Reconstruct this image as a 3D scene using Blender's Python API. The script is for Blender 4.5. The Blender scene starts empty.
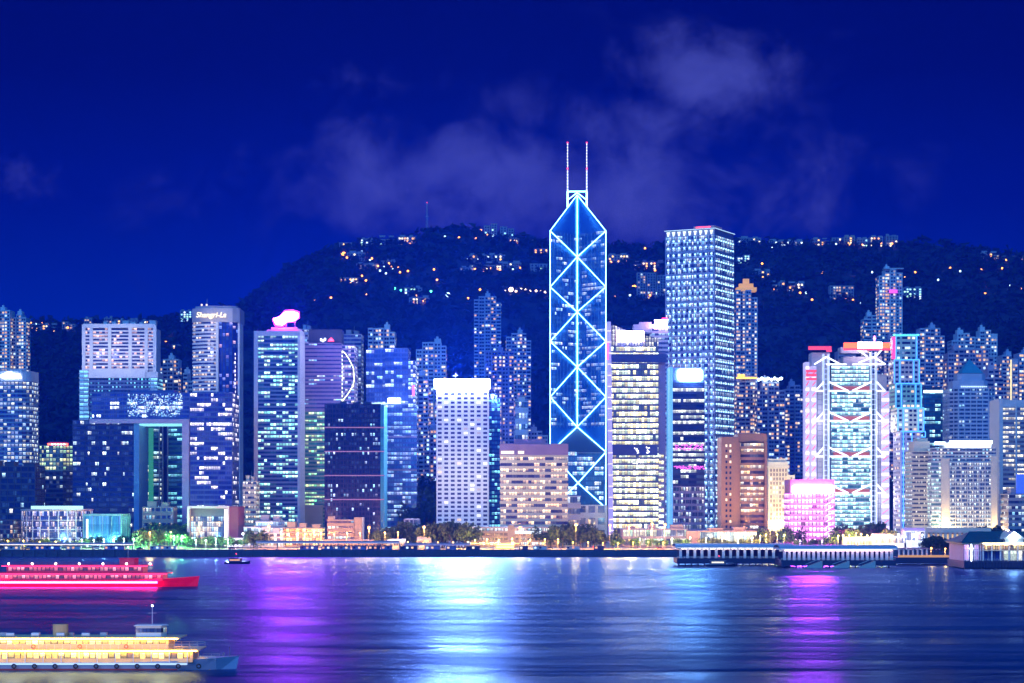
import bpy, math, random
from mathutils import Vector, noise
R = math.radians
random.seed(11)
sc = bpy.context.scene
COL = sc.collection

# ------------------------------------------------------------------ camera
CAMH, FPX, HOR, CX = 35.0, 2080.0, 500.0, 512.0
cd = bpy.data.cameras.new('camera'); cam = bpy.data.objects.new('camera', cd); COL.objects.link(cam)
cam.location = (0, 0, CAMH); cam.rotation_euler = (R(90), 0, 0)
cd.sensor_width = 36; cd.lens = 36*FPX/1024; cd.shift_y = (HOR-341.5)/1024
cd.clip_start = 1; cd.clip_end = 20000
sc.camera = cam

# ------------------------------------------------------------------ node shorthand
def nd(nt, t, ins=None, **kw):
    n = nt.nodes.new(t)
    for k, v in kw.items(): setattr(n, k, v)
    if ins:
        for k, v in ins.items():
            s = n.inputs[k]
            if hasattr(v, 'is_output'): nt.links.new(v, s)
            else: s.default_value = v
    return n
def mth(nt, op, a, b=None, c=None, clamp=False):
    n = nt.nodes.new('ShaderNodeMath'); n.operation = op; n.use_clamp = clamp
    for i, v in enumerate((a, b, c)):
        if v is None: continue
        if hasattr(v, 'is_output'): nt.links.new(v, n.inputs[i])
        else: n.inputs[i].default_value = v
    return n.outputs[0]
def mixc(nt, f, a, b, mode='MIX'):
    n = nt.nodes.new('ShaderNodeMix'); n.data_type = 'RGBA'; n.blend_type = mode
    for i, v in ((0, f), (6, a), (7, b)):
        if hasattr(v, 'is_output'): nt.links.new(v, n.inputs[i])
        elif i == 0: n.inputs[i].default_value = v
        else: n.inputs[i].default_value = (*v, 1) if len(v) == 3 else v
    return n.outputs[2]
def ramp(nt, fac, stops, interp='LINEAR'):
    n = nt.nodes.new('ShaderNodeValToRGB'); cr = n.color_ramp; cr.interpolation = interp
    while len(cr.elements) < len(stops): cr.elements.new(0.5)
    for e, (p, c) in zip(cr.elements, stops):
        e.position = p; e.color = (*c, 1)
    nt.links.new(fac, n.inputs[0]); return n.outputs[0]

# ------------------------------------------------------------------ night sky (gradient by elevation, drifting cloud)
w = bpy.data.worlds.new('World'); sc.world = w; w.use_nodes = True
nt = w.node_tree; nt.nodes.clear()
tc = nd(nt, 'ShaderNodeTexCoord'); sp = nd(nt, 'ShaderNodeSeparateXYZ', {0: tc.outputs['Generated']})
X, Y, Z = sp.outputs
el = mth(nt, 'MAXIMUM', Z, 0.0)
side = mth(nt, 'MULTIPLY', X, 1.0)
grad = ramp(nt, el, [(0.0, (.0005, .042, .50)), (.08, (.0004, .026, .38)), (.14, (.0002, .006, .16)), (.20, (.0001, .0004, .055)), (.30, (.0001, .0002, .03)), (1.0, (.0003, .001, .07))])
ay = mth(nt, 'MAXIMUM', Y, 0.15)
pu = mth(nt, 'DIVIDE', X, ay); pv = mth(nt, 'DIVIDE', Z, ay)
cv = nd(nt, 'ShaderNodeCombineXYZ', {0: pu, 1: pv})
wz = nd(nt, 'ShaderNodeTexNoise', {'Vector': cv.outputs[0], 'Scale': 14.0, 'Detail': 7.0, 'Roughness': .62})
ws = nd(nt, 'ShaderNodeSeparateColor', {0: wz.outputs['Color']})
du = mth(nt, 'MULTIPLY_ADD', mth(nt, 'SUBTRACT', ws.outputs[0], .5), .075, pu)
dv = mth(nt, 'MULTIPLY_ADD', mth(nt, 'SUBTRACT', ws.outputs[1], .5), .055, pv)
tot = None
for (x, y, rx, ry, a) in [(705, 62, 105, 46, .74), (560, 185, 330, 62, .72), (375, 160, 62, 62, .55), (700, 190, 110, 45, .35), (380, 78, 75, 28, .34),
                          (480, 42, 45, 18, .16), (22, 172, 52, 34, .40), (225, 155, 34, 22, .22), (170, 165, 22, 18, .18), (560, 120, 200, 70, .34), (650, 125, 130, 45, .5),
                          (120, 290, 120, 18, .14), (640, 225, 120, 26, .35), (820, 110, 50, 22, .16), (1000, 215, 60, 20, .14)]:
    cu, cvv = (x-CX)/FPX, (HOR-y)/FPX
    d = mth(nt, 'ADD', mth(nt, 'POWER', mth(nt, 'DIVIDE', mth(nt, 'SUBTRACT', du, cu), rx/FPX), 2.0),
            mth(nt, 'POWER', mth(nt, 'DIVIDE', mth(nt, 'SUBTRACT', dv, cvv), ry/FPX), 2.0))
    f = mth(nt, 'MULTIPLY', mth(nt, 'POWER', 2.718, mth(nt, 'MULTIPLY', d, -1.1)), a)
    tot = f if tot is None else mth(nt, 'MAXIMUM', tot, f)
n2 = nd(nt, 'ShaderNodeTexNoise', {'Vector': cv.outputs[0], 'Scale': 24.0, 'Detail': 9.0, 'Roughness': .6, 'Distortion': .3})
cs = nd(nt, 'ShaderNodeMapRange', {0: mth(nt, 'ADD', tot, mth(nt, 'MULTIPLY', mth(nt, 'SUBTRACT', n2.outputs[0], .5), 1.5)), 1: .12, 2: 1.0, 3: 0.0, 4: 1.0}, clamp=True, interpolation_type='SMOOTHSTEP')
front = mth(nt, 'GREATER_THAN', Y, .15)
cm = mth(nt, 'MULTIPLY', mth(nt, 'MULTIPLY', cs.outputs[0], mth(nt, 'MINIMUM', mth(nt, 'MULTIPLY', tot, 3.0), 1.0)), front, clamp=True)
skyc = mixc(nt, cm, grad, (.085, .10, .43))
# blue glow added to the sky behind the camera and overhead, to light facades
ag = nd(nt, 'ShaderNodeMapRange', {0: Y, 1: .10, 2: -.35, 3: 0.0, 4: 1.0}, clamp=True)
oh = nd(nt, 'ShaderNodeMapRange', {0: Z, 1: .40, 2: .75, 3: 0.0, 4: 1.0}, clamp=True)
skyc = mixc(nt, mth(nt, 'MAXIMUM', ag.outputs[0], mth(nt, 'MULTIPLY', oh.outputs[0], .5)), skyc, (.02, .30, .95))
bg = nd(nt, 'ShaderNodeBackground', {0: skyc, 1: 1.0})
nt.links.new(bg.outputs[0], nd(nt, 'ShaderNodeOutputWorld').inputs[0])

# faint glow of the far shore behind the camera
sl = bpy.data.lights.new('night_glow', 'SUN'); sl.energy = 1.8; sl.angle = R(35); sl.color = (.13, .43, 1.0)
so = bpy.data.objects.new('night_glow', sl); COL.objects.link(so); so.rotation_euler = (R(66), 0, R(-22))

vs = sc.view_settings; vs.view_transform = 'Standard'; vs.look = 'None'; vs.exposure = 0; vs.gamma = 1; vs.use_curve_mapping = False
cy = sc.cycles; cy.use_denoising = True; cy.denoiser = 'OPENIMAGEDENOISE'
cy.max_bounces = 5; cy.diffuse_bounces = 1; cy.glossy_bounces = 3; cy.transmission_bounces = 2; cy.volume_bounces = 0; cy.transparent_max_bounces = 4
cy.sample_clamp_indirect = 12; cy.caustics_reflective = False; cy.caustics_refractive = False; cy.use_light_tree = True
cy.use_adaptive_sampling = True; cy.adaptive_threshold = .02

# ------------------------------------------------------------------ materials
MATS = {}
def mat(name, color, rough=.6, metal=0, emit=None, es=0, var=.18, scale=.15, sample=False):
    if name in MATS: return MATS[name]
    m = bpy.data.materials.new(name); m.use_nodes = True; nt = m.node_tree
    b = nt.nodes['Principled BSDF']
    b.inputs['Roughness'].default_value = rough; b.inputs['Metallic'].default_value = metal
    g = nd(nt, 'ShaderNodeNewGeometry')
    n = nd(nt, 'ShaderNodeTexNoise', {'Vector': g.outputs['Position'], 'Scale': scale, 'Detail': 5.0})
    c = mixc(nt, n.outputs[0], tuple(x*(1-var) for x in color), tuple(min(1, x*(1+var)) for x in color))
    nt.links.new(c, b.inputs['Base Color'])
    if emit:
        b.inputs['Emission Color'].default_value = (*emit, 1); b.inputs['Emission Strength'].default_value = es
        m.cycles.emission_sampling = 'AUTO' if sample else 'NONE'
    MATS[name] = m; return m
def glow(name, c, s, sample=False): return mat(name, (.1, .1, .1), .5, 0, c, s, sample=sample)

# node group: a grid of glazed cells, some with their lights on
def lit_group():
    g = bpy.data.node_groups.new('lit_cells', 'ShaderNodeTree')
    I = g.interface
    def inp(n, t, d=None):
        s = I.new_socket(name=n, in_out='INPUT', socket_type=t)
        if d is not None: s.default_value = d
    for n, d in (('Frac', .4), ('FloorVar', .4), ('Strength', 1.0), ('Mull', .1), ('Seed', 0.0), ('Cluster', .5), ('Metal', .6), ('Group', 1.0)): inp(n, 'NodeSocketFloat', d)
    for n in ('ColA', 'ColB', 'Glass'): inp(n, 'NodeSocketColor', (1, 1, 1, 1))
    I.new_socket(name='Shader', in_out='OUTPUT', socket_type='NodeSocketShader')
    gi = nd(g, 'NodeGroupInput'); go = nd(g, 'NodeGroupOutput'); o = gi.outputs
    uv = nd(g, 'ShaderNodeUVMap'); s = nd(g, 'ShaderNodeSeparateXYZ', {0: uv.outputs[0]})
    u, v = s.outputs[0], s.outputs[1]
    fu, fv = mth(g, 'FLOOR', u), mth(g, 'FLOOR', v)
    gu = mth(g, 'FLOOR', mth(g, 'DIVIDE', fu, o['Group']))
    wv = nd(g, 'ShaderNodeCombineXYZ', {0: gu, 1: fv, 2: o['Seed']})
    wn = nd(g, 'ShaderNodeTexWhiteNoise', {'Vector': wv.outputs[0]}, noise_dimensions='3D')
    wv2 = nd(g, 'ShaderNodeCombineXYZ', {0: fu, 1: fv, 2: mth(g, 'ADD', o['Seed'], 31.7)})
    wn2 = nd(g, 'ShaderNodeTexWhiteNoise', {'Vector': wv2.outputs[0]}, noise_dimensions='3D')
    wf = nd(g, 'ShaderNodeTexWhiteNoise', {'Vector': nd(g, 'ShaderNodeCombineXYZ', {0: fv, 1: o['Seed']}).outputs[0]}, noise_dimensions='2D')
    cvv = nd(g, 'ShaderNodeCombineXYZ', {0: mth(g, 'MULTIPLY', fu, .13), 1: mth(g, 'MULTIPLY', fv, .31), 2: o['Seed']})
    cn = nd(g, 'ShaderNodeTexNoise', {'Vector': cvv.outputs[0], 'Scale': 1.0, 'Detail': 2.0})
    thr = mth(g, 'ADD', o['Frac'], mth(g, 'MULTIPLY', mth(g, 'SUBTRACT', wf.outputs[0], .5), o['FloorVar']))
    thr = mth(g, 'ADD', thr, mth(g, 'MULTIPLY', mth(g, 'SUBTRACT', cn.outputs[0], .5), mth(g, 'MULTIPLY', o['Cluster'], 2.0)))
    on = mth(g, 'LESS_THAN', wn.outputs[0], thr)
    fr = mth(g, 'FRACT', u)
    mk = mth(g, 'MULTIPLY', mth(g, 'GREATER_THAN', fr, o['Mull']), mth(g, 'LESS_THAN', fr, mth(g, 'SUBTRACT', 1.0, o['Mull'])))
    sc2 = nd(g, 'ShaderNodeSeparateColor', {0: wn2.outputs[1]})
    bri = mth(g, 'MULTIPLY_ADD', mth(g, 'POWER', sc2.outputs[0], 1.6), 1.1, .30)
    ivv = nd(g, 'ShaderNodeCombineXYZ', {0: mth(g, 'MULTIPLY', u, 4.0), 1: mth(g, 'MULTIPLY', v, 3.0), 2: o['Seed']})
    inn = nd(g, 'ShaderNodeTexNoise', {'Vector': ivv.outputs[0], 'Scale': 1.0, 'Detail': 3.0})
    bri = mth(g, 'MULTIPLY', bri, mth(g, 'MULTIPLY_ADD', inn.outputs[0], 2.6, .1))
    fvv = mth(g, 'FRACT', v); blind = mth(g, 'GREATER_THAN', fvv, mth(g, 'MULTIPLY_ADD', sc2.outputs[2], .9, -.45))
    bri = mth(g, 'MULTIPLY', bri, mth(g, 'MULTIPLY_ADD', blind, .65, .35)); bri = mth(g, 'MULTIPLY', bri, mth(g, 'MULTIPLY_ADD', mth(g, 'GREATER_THAN', fvv, .72), .9, .85))
    col = mixc(g, on, mixc(g, .6, o['ColB'], (.1, .45, 1)), mixc(g, mth(g, 'POWER', sc2.outputs[1], .9), o['ColA'], o['ColB']))
    dim = mth(g, 'MULTIPLY', mth(g, 'MULTIPLY', mth(g, 'POWER', wn.outputs[0], 5.0), .30), inn.outputs[0])
    onb = mth(g, 'MAXIMUM', mth(g, 'MULTIPLY', on, mth(g, 'MULTIPLY', bri, o['Strength'])), dim)
    st = mth(g, 'MULTIPLY', mk, onb)
    gl = mixc(g, mth(g, 'MULTIPLY', sc2.outputs[2], .5), o['Glass'], (.01, .02, .05))
    gl = mixc(g, mk, (.06, .07, .10), gl)
    b = nd(g, 'ShaderNodeBsdfPrincipled', {'Base Color': gl, 'Metallic': o['Metal'], 'Roughness': .18, 'Emission Color': col, 'Emission Strength': st})
    g.links.new(b.outputs[0], go.inputs[0])
    return g
LG = lit_group()
_seed = [1.0]
WHT, CYN, WRM, YEL, TEA, PNK = (.95, .93, .82), (.30, .74, 1), (1, .55, .22), (1, .88, .38), (.25, .95, .85), (1, .3, .8)
def lit(name, A, B, frac, strength, glass=(.05, .20, .40), mull=.1, fvar=.4, cluster=.4, metal=.6, group=1.0):
    m = bpy.data.materials.new(name); m.use_nodes = True; nt = m.node_tree; nt.nodes.clear()
    _seed[0] += 7.3
    gn = nt.nodes.new('ShaderNodeGroup'); gn.node_tree = LG
    for k, v in dict(Frac=frac, FloorVar=fvar, Strength=strength*.78, Mull=mull, Seed=_seed[0], Cluster=cluster, Metal=metal, Group=group,
                     ColA=(*A, 1), ColB=(*B, 1), Glass=(*glass, 1)).items(): gn.inputs[k].default_value = v
    nt.links.new(gn.outputs[0], nd(nt, 'ShaderNodeOutputMaterial').inputs[0])
    m.cycles.emission_sampling = 'NONE'
    return m

CONC = mat('pale_concrete', (.55, .54, .56), .8); WHITE = mat('white_panel', (.78, .78, .80), .6)
GREY = mat('grey_concrete', (.30, .31, .34), .8); DARK = mat('dark_cladding', (.05, .06, .10), .4, .3)
BROWN = mat('brown_stone', (.36, .20, .17), .7); BEIGE = mat('beige_stone', (.58, .46, .34), .8)
CREAM = mat('cream_stone', (.75, .68, .50), .8); PINKST = mat('pink_granite', (.42, .24, .30), .6)
BLUEGL = mat('blue_glass', (.05, .12, .40), .15, .7); NAVY = mat('navy_glass', (.02, .05, .18), .15, .6)
STEEL = mat('grey_steel', (.35, .37, .42), .45, .5); ROOFM = mat('roof_deck', (.16, .16, .19), .9)
DGLASS = mat('unlit_glass', (.03, .05, .12), .15, .5)
N_WHITE = glow('white_lamp_light', (.75, .85, 1), 9); N_CYAN = glow('cyan_tube_light', (.22, .66, 1), 11, True)
N_BLUE = glow('blue_tube_light', (.06, .30, 1), 5); N_RED = glow('red_tube_light', (1, .04, .08), 5)
N_WARM = glow('warm_lamp_light', (1, .55, .16), 9); N_GOLD = glow('gold_flood_light', (1, .50, .05), 3)
FLD = []
def unseen_wash(t, x, y, z, e, c=(1, .95, .95)):  # unseen point light, added in mid-air to brighten the surface behind it
    l = bpy.data.lights.new('unseen_wash_light', 'POINT'); l.energy = e*.22; l.color = c; l.shadow_soft_size = 2.0
    link('unseen_wash_light', l, t, (x, y, z))
WL = [glow('window_light_warm', (1, .62, .30), 1.5), glow('window_light_amber', (1, .48, .18), 1.2), glow('window_light_cream', (1, .86, .62), 1.7),
      glow('window_light_cool', (.62, .85, 1), 1.9), glow('window_light_dim', (.8, .6, .5), .7)]

# ------------------------------------------------------------------ mesh builder
class MB:
    def __init__(s): s.v = []; s.f = []; s.m = []; s.uv = []
    def quad(s, pts, mi=0, uv=None):
        i = len(s.v); s.v += [tuple(p) for p in pts]; s.f.append(tuple(range(i, i+len(pts)))); s.m.append(mi)
        s.uv += uv if uv else [(0, 0)]*len(pts)
    def prism(s, poly, z0, z1, mi=0, cell=3.0, v0=0.0, v1=1.0, caps=True, u0=0.0, ztop=None):
        n = len(poly); u = u0
        for i in range(n):
            a, b = poly[i], poly[(i+1) % n]
            L = math.hypot(b[0]-a[0], b[1]-a[1]); k = max(1, round(L/cell))
            za = ztop[i] if ztop else z1; zb = ztop[(i+1) % n] if ztop else z1
            s.quad([(a[0], a[1], z0), (b[0], b[1], z0), (b[0], b[1], zb), (a[0], a[1], za)], mi, [(u, v0), (u+k, v0), (u+k, v1), (u, v1)])
            u += k
        if caps:
            s.quad([(p[0], p[1], ztop[i] if ztop else z1) for i, p in enumerate(poly)], mi)
            s.quad([(p[0], p[1], z0) for p in reversed(poly)], mi)
    def box(s, x0, x1, y0, y1, z0, z1, mi=0, **k): s.prism([(x0, y0), (x1, y0), (x1, y1), (x0, y1)], z0, z1, mi, **k)
    def bar(s, p, q, r, mi=0, n=4, r2=None):
        p, q = Vector(p), Vector(q); d = (q-p).normalized(); r2 = r if r2 is None else r2
        a = d.cross(Vector((0, 0, 1)) if abs(d.z) < .9 else Vector((0, 1, 0))).normalized(); b = d.cross(a)
        A = [p+(a*math.cos(t)+b*math.sin(t))*r for t in [math.pi*(2*i+1)/n for i in range(n)]]
        B = [q+(a*math.cos(t)+b*math.sin(t))*r2 for t in [math.pi*(2*i+1)/n for i in range(n)]]
        for i in range(n): j = (i+1) % n; s.quad([A[i], A[j], B[j], B[i]], mi)
        s.quad(A[::-1], mi); s.quad(B, mi)
    def ball(s, c, r, mi=0, nu=10, nv=6, sx=1, sy=1, sz=1):
        P = lambda i, j: (c[0]+r*sx*math.sin(math.pi*j/nv)*math.cos(2*math.pi*i/nu), c[1]+r*sy*math.sin(math.pi*j/nv)*math.sin(2*math.pi*i/nu), c[2]-r*sz*math.cos(math.pi*j/nv))
        for i in range(nu):
            for j in range(nv):
                if j == 0: s.quad([P(i, 0), P(i+1, 1), P(i, 1)], mi)
                elif j == nv-1: s.quad([P(i, j), P(i+1, j), P(i, nv)], mi)
                else: s.quad([P(i, j), P(i+1, j), P(i+1, j+1), P(i, j+1)], mi)
    def mesh(s, name, mats):
        me = bpy.data.meshes.new(name); me.from_pydata(s.v, [], s.f)
        for m in (mats if isinstance(mats, (list, tuple)) else [mats]): me.materials.append(m)
        me.polygons.foreach_set('material_index', s.m)
        ul = me.uv_layers.new(name='UVMap'); ul.data.foreach_set('uv', [c for t in s.uv for c in t])
        me.update(); return me
    def build(s, name, mats, parent=None, loc=None):
        return link(name, s.mesh(name, mats), parent, loc)
def link(name, data, parent=None, loc=None):
    o = bpy.data.objects.new(name, data); COL.objects.link(o)
    if parent is not None: o.parent = getattr(parent, 'o', parent)
    if loc: o.location = loc
    return o
def tag(o, label=None, cat=None, group=None, kind=None):
    for k, v in (('label', label), ('category', cat), ('group', group), ('kind', kind)):
        if v: o[k] = v
    return o
def thing(name, label, cat, loc, rz=0, group=None):
    o = link(name, None); o.location = loc; o.rotation_euler = (0, 0, rz)
    return tag(o, label, cat, group)
def copy_tree(o, parent=None):
    c = o.copy(); COL.objects.link(c)
    if parent: c.parent = parent
    for ch in [x for x in o.children]: copy_tree(ch, c)
    return c
def offset(poly, d):
    n = len(poly); out = []
    for i in range(n):
        p, c, q = poly[i-1], poly[i], poly[(i+1) % n]
        e1 = Vector((c[0]-p[0], c[1]-p[1])).normalized(); e2 = Vector((q[0]-c[0], q[1]-c[1])).normalized()
        n1 = Vector((e1.y, -e1.x)); n2 = Vector((e2.y, -e2.x)); m = n1+n2
        k = d/max(.3, (1+n1.dot(n2)))
        out.append((c[0]+m.x*k, c[1]+m.y*k))
    return out
def rect(x0, x1, y0, y1): return [(x0, y0), (x1, y0), (x1, y1), (x0, y1)]
def rrect(x0, x1, y0, y1, r, n=5, corners=(1, 1, 1, 1)):
    out = []
    for k, (cx, cy, a) in enumerate([(x0+r, y0+r, 180), (x1-r, y0+r, 270), (x1-r, y1-r, 0), (x0+r, y1-r, 90)]):
        if corners[k]:
            for i in range(n+1): t = R(a+90*i/n); out.append((cx+r*math.cos(t), cy+r*math.sin(t)))
        else: out.append([(x0, y0), (x1, y0), (x1, y1), (x0, y1)][k])
    return out
def wx(px, Y): return (px-CX)*Y/FPX
def wz(py, Y): return CAMH+(HOR-py)*Y/FPX
GZ = 4.0
class T:      # a building: an empty at the middle of its front foot; lx / lz turn photo measurements into metres on its front plane
    def __init__(s, name, label, cat, x0, x1, ytop, Y, depth=35, zb=GZ, group=None, yaw=0):
        s.Y = Y; s.cx = (x0+x1)/2; s.zb = zb; s.d = depth
        s.w = (x1-x0)*Y/FPX; s.h = wz(ytop, Y)-zb; s.yaw = yaw
        s.o = thing(name, label, cat, (wx(s.cx, Y), Y, zb), R(yaw), group)
    def lx(s, px): return (px-s.cx)*s.Y/FPX
    def lz(s, py): return wz(py, s.Y)-s.zb
    def rect(s, x0, x1, d0=0, d1=None): return rect(s.lx(x0), s.lx(x1), d0, s.d if d1 is None else d1)
    def pb(s, m, x0, x1, yt, yb, d0=0, d1=None, mi=0):
        m.box(s.lx(x0), s.lx(x1), d0, s.d if d1 is None else d1, max(-1, s.lz(yb)), s.lz(yt), mi)
def banded(t, poly, z0, z1, nf, wm, wall, ratio=.55, p=.5, cell=3.0, fins=0, finw=.5, name='window_band', wallname='wall', cap=.8):
    m = MB(); m.prism(poly, z0, z1); fh = (z1-z0)/nf; op = offset(poly, p); bp = offset(poly, p*.45)
    for i in range(nf):
        a = z0+i*fh
        if ratio < .97: m.prism(op, a, a+(1-ratio)*fh)
    m.prism(op, z1, z1+cap)
    if fins: addfins(m, poly, z0, z1, fins, finw, p+.25)
    wo = m.build(wallname, wall, t)
    for i in range(nf):
        b = MB(); a = z0+i*fh
        b.prism(bp, a+(1-ratio)*fh, a+fh, cell=cell, v0=i, v1=i+1, caps=False)
        b.build(name, wm, t)
    return wo
def addfins(m, poly, z0, z1, sp, fw, p, mi=0):
    n = len(poly)
    for i in range(n):
        a, b = Vector(poly[i]), Vector(poly[(i+1) % n]); L = (b-a).length; k = max(1, round(L/sp))
        if L < sp*.6: continue
        e = (b-a)/L; nn = Vector((e.y, -e.x))
        for j in range(k+1):
            c = a+e*(L*j/k); q = [c-e*fw/2-nn*.2, c-e*fw/2+nn*p, c+e*fw/2+nn*p, c+e*fw/2-nn*.2]
            m.prism([(v.x, v.y) for v in q], z0, z1+.3, mi)
_wc = {}
def winmesh(w, h, mt):
    k = (round(w, 1), round(h, 1), mt.name)
    if k not in _wc:
        m = MB(); m.box(-k[0]/2, k[0]/2, -.15, .15, 0, k[1]); _wc[k] = m.mesh('window', mt)
    return _wc[k]
def windows(t, spots, ww, wh, frac, rnd, mats=None, weights=None, limit=100, dark=DGLASS, name='window'):
    """spots: (x, y, z, rotz). Lit ones first as parts of their own, the ones past the limit as one part."""
    mats = mats or WL; weights = weights or [4, 3, 4, 2, 3][:len(mats)]
    L, D = [], []; cf = {}
    for s in spots:
        q = cf.setdefault((round(s[0], 1), round(s[1], 1)), .25+1.9*rnd.random()**1.6)
        if rnd.random() < frac*q: L.append((s, rnd.choices(mats, weights)[0]))
        else: D.append((s, dark))
    rnd.shuffle(L); allw = L+D
    for s, mt in allw[:limit]:
        o = link(name, winmesh(ww, wh, mt), t, s[:3]); o.rotation_euler = (0, 0, s[3])
    rest = allw[limit:]
    if rest:
        ml = list(dict.fromkeys(x[1] for x in rest)); m = MB()
        for (x, y, z, rz), mt in rest:
            c, sn = math.cos(rz), math.sin(rz); q = []
            for (a, b) in ((-ww/2, -.15), (ww/2, -.15), (ww/2, .15), (-ww/2, .15)): q.append((x+a*c-b*sn, y+a*sn+b*c))
            m.prism(q, z, z+wh, ml.index(mt))
        o = m.build(name, ml, t); o['kind'] = 'stuff'
def gridspots(x0, x1, y, z0, z1, cols, rows, rz=0, yend=None):
    out = []
    for r in range(rows):
        for c in range(cols):
            f = (c+.5)/cols
            out.append((x0+(x1-x0)*f, y if yend is None else y+(yend-y)*f, z0+(z1-z0)*(r+.15)/rows, rz))
    return out
def roofkit(t, x0, x1, d0, d1, z, rnd, mt=GREY, n=3, hmax=6, mast=True):
    W = x1-x0
    for i in range(n):
        a = x0+W*(i+.12+rnd.random()*.2)/n; b = a+W/n*rnd.uniform(.35, .75); h = rnd.uniform(.4, 1)*hmax
        m = MB(); m.box(a, b, d0+(d1-d0)*.25, d0+(d1-d0)*.7, z, z+h); m.box(a-.3, b+.3, d0+(d1-d0)*.25-.3, d0+(d1-d0)*.7+.3, z+h, z+h+.4); m.build('plant_room', mt, t)
    if mast:
        m = MB(); xm = x0+W*rnd.uniform(.3, .7); m.bar((xm, (d0+d1)/2, z), (xm, (d0+d1)/2, z+hmax*1.8), .25, r2=.1); m.build('antenna', STEEL, t)
def residential(t, nf, frac, wall, seed, bays=5, ww=1.8, mats=None, weights=None, crown=True, cols=2, z0=0):
    nf = max(4, round((t.h-z0)/3.7))
    rnd = random.Random(seed); W, d, h = t.w, t.d, t.h; m = MB(); spots = []; fh = (h-z0)/nf
    ws = [rnd.uniform(.8, 1.3) for _ in range(bays)]; S = sum(ws); x = -W/2; tops = []
    for i, q in enumerate(ws):
        bw = W*q/S; pr = 0 if i % 2 == 0 else rnd.uniform(1.5, 3.5); hh = h-(0 if i not in (0, bays-1) else rnd.choice([0, fh, fh*2]))
        m.box(x+.01, x+bw-.01, pr, d, 0, hh); m.box(x-.1, x+bw+.1, pr-.35, d+.3, hh, hh+1.1); tops.append((x, bw, hh))
        for f in range(int(hh/fh)): m.box(x+.02, x+bw-.02, pr-.3, pr-.001, f*fh, f*fh+fh*.22)
        spots += [s for s in gridspots(x+bw*.1, x+bw*.9, pr-.1, z0+fh*.2, z0+fh*.2+int((hh-z0)/fh)*fh, cols, int((hh-z0)/fh))]
        x += bw
    m.build('wall', wall, t)
    side = -1 if t.cx > CX else 1
    spots += gridspots(side*W/2, side*W/2, d*.1, fh*.2, h*.96, 4, max(1, nf-2), R(90), d*.9) if nf > 6 else []
    spots = [(s[0]+(0.12*side if s[3] else 0), *s[1:]) for s in spots]
    windows(t, spots, ww, fh*.5, frac, rnd, mats, weights)
    if crown:
        c = rnd.choice(tops[1:-1] or tops); cw = max(c[1], 6)
        q = MB(); q.box(c[0]+.5, c[0]+cw-.5, d*.25, d*.7, h, h+fh*1.3); q.box(c[0]+cw*.3, c[0]+cw*.6, d*.35, d*.55, h+fh*1.3, h+fh*1.9); q.build('plant_room', wall, t)
        q = MB(); q.bar((c[0]+cw*.5, d*.45, h+fh*1.8), (c[0]+cw*.5, d*.45, h+fh*1.8+2.5), .2, r2=.1); q.build('antenna', STEEL, t)
# ------------------------------------------------------------------ terrain
RIDGE = [(-700, 300), (-200, 318), (0, 322), (60, 324), (130, 322), (185, 318), (215, 312), (245, 303), (290, 268), (325, 250), (350, 245), (385, 243), (408, 240), (425, 231), (450, 229), (472, 229),
         (490, 234), (520, 239), (560, 248), (610, 248), (660, 246), (700, 246), (740, 242), (800, 243), (860, 245), (905, 245), (918, 241), (938, 241), (955, 249), (985, 252), (1024, 256), (1200, 262), (1700, 290)]
YR = 3200.0
def ridge_z(Xw):
    q = Xw/YR*FPX+CX
    for (a, b), (c, d) in zip(RIDGE, RIDGE[1:]):
        if a <= q <= c:
            t = (q-a)/(c-a); return wz(b+(d-b)*t, YR)
    return 260
def H(Xw, Yw):
    if Yw < 1850: return GZ
    t = (Yw-1850)/(YR-1850); z = ridge_z(Xw)
    s = t**1.15 if t <= 1 else max(0, 1-(t-1)*1.3)
    gul = noise.noise(Vector((Xw/260, Yw/500, 3)))*40+noise.noise(Vector((Xw/90, Yw/160, 7)))*12
    k = min(1, t*3)*max(0, min(1, (1-t)*2.2)) if t < 1 else 0
    return max(GZ, GZ+(z-GZ)*s+gul*k)
def hit(px, py):     # where the sight line of a photo point meets the hillside
    y = 1900
    while y < 3190:
        if wz(py, y) <= H(wx(px, y), y): return y
        y += 8
    return 3190
TERR = mat('hillside_earth', (.035, .045, .05), .95, var=.5, scale=.01)
m = MB(); NX, NY = 150, 60; x0, x1 = -3000, 3000; YE = 3760
P = [[(x0+(x1-x0)*i/NX, 1850+(YE-1850)*j/NY) for i in range(NX+1)] for j in range(NY+1)]
me = bpy.data.meshes.new('hill'); vs_ = [(x, y, H(x, y)-.05) for r_ in P for (x, y) in r_]
me.from_pydata(vs_, [], [(j*(NX+1)+i, j*(NX+1)+i+1, (j+1)*(NX+1)+i+1, (j+1)*(NX+1)+i) for j in range(NY) for i in range(NX)])
me.materials.append(TERR); me.polygons.foreach_set('use_smooth', [True]*len(me.polygons))
tag(link('hill', me), kind='structure')

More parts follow.
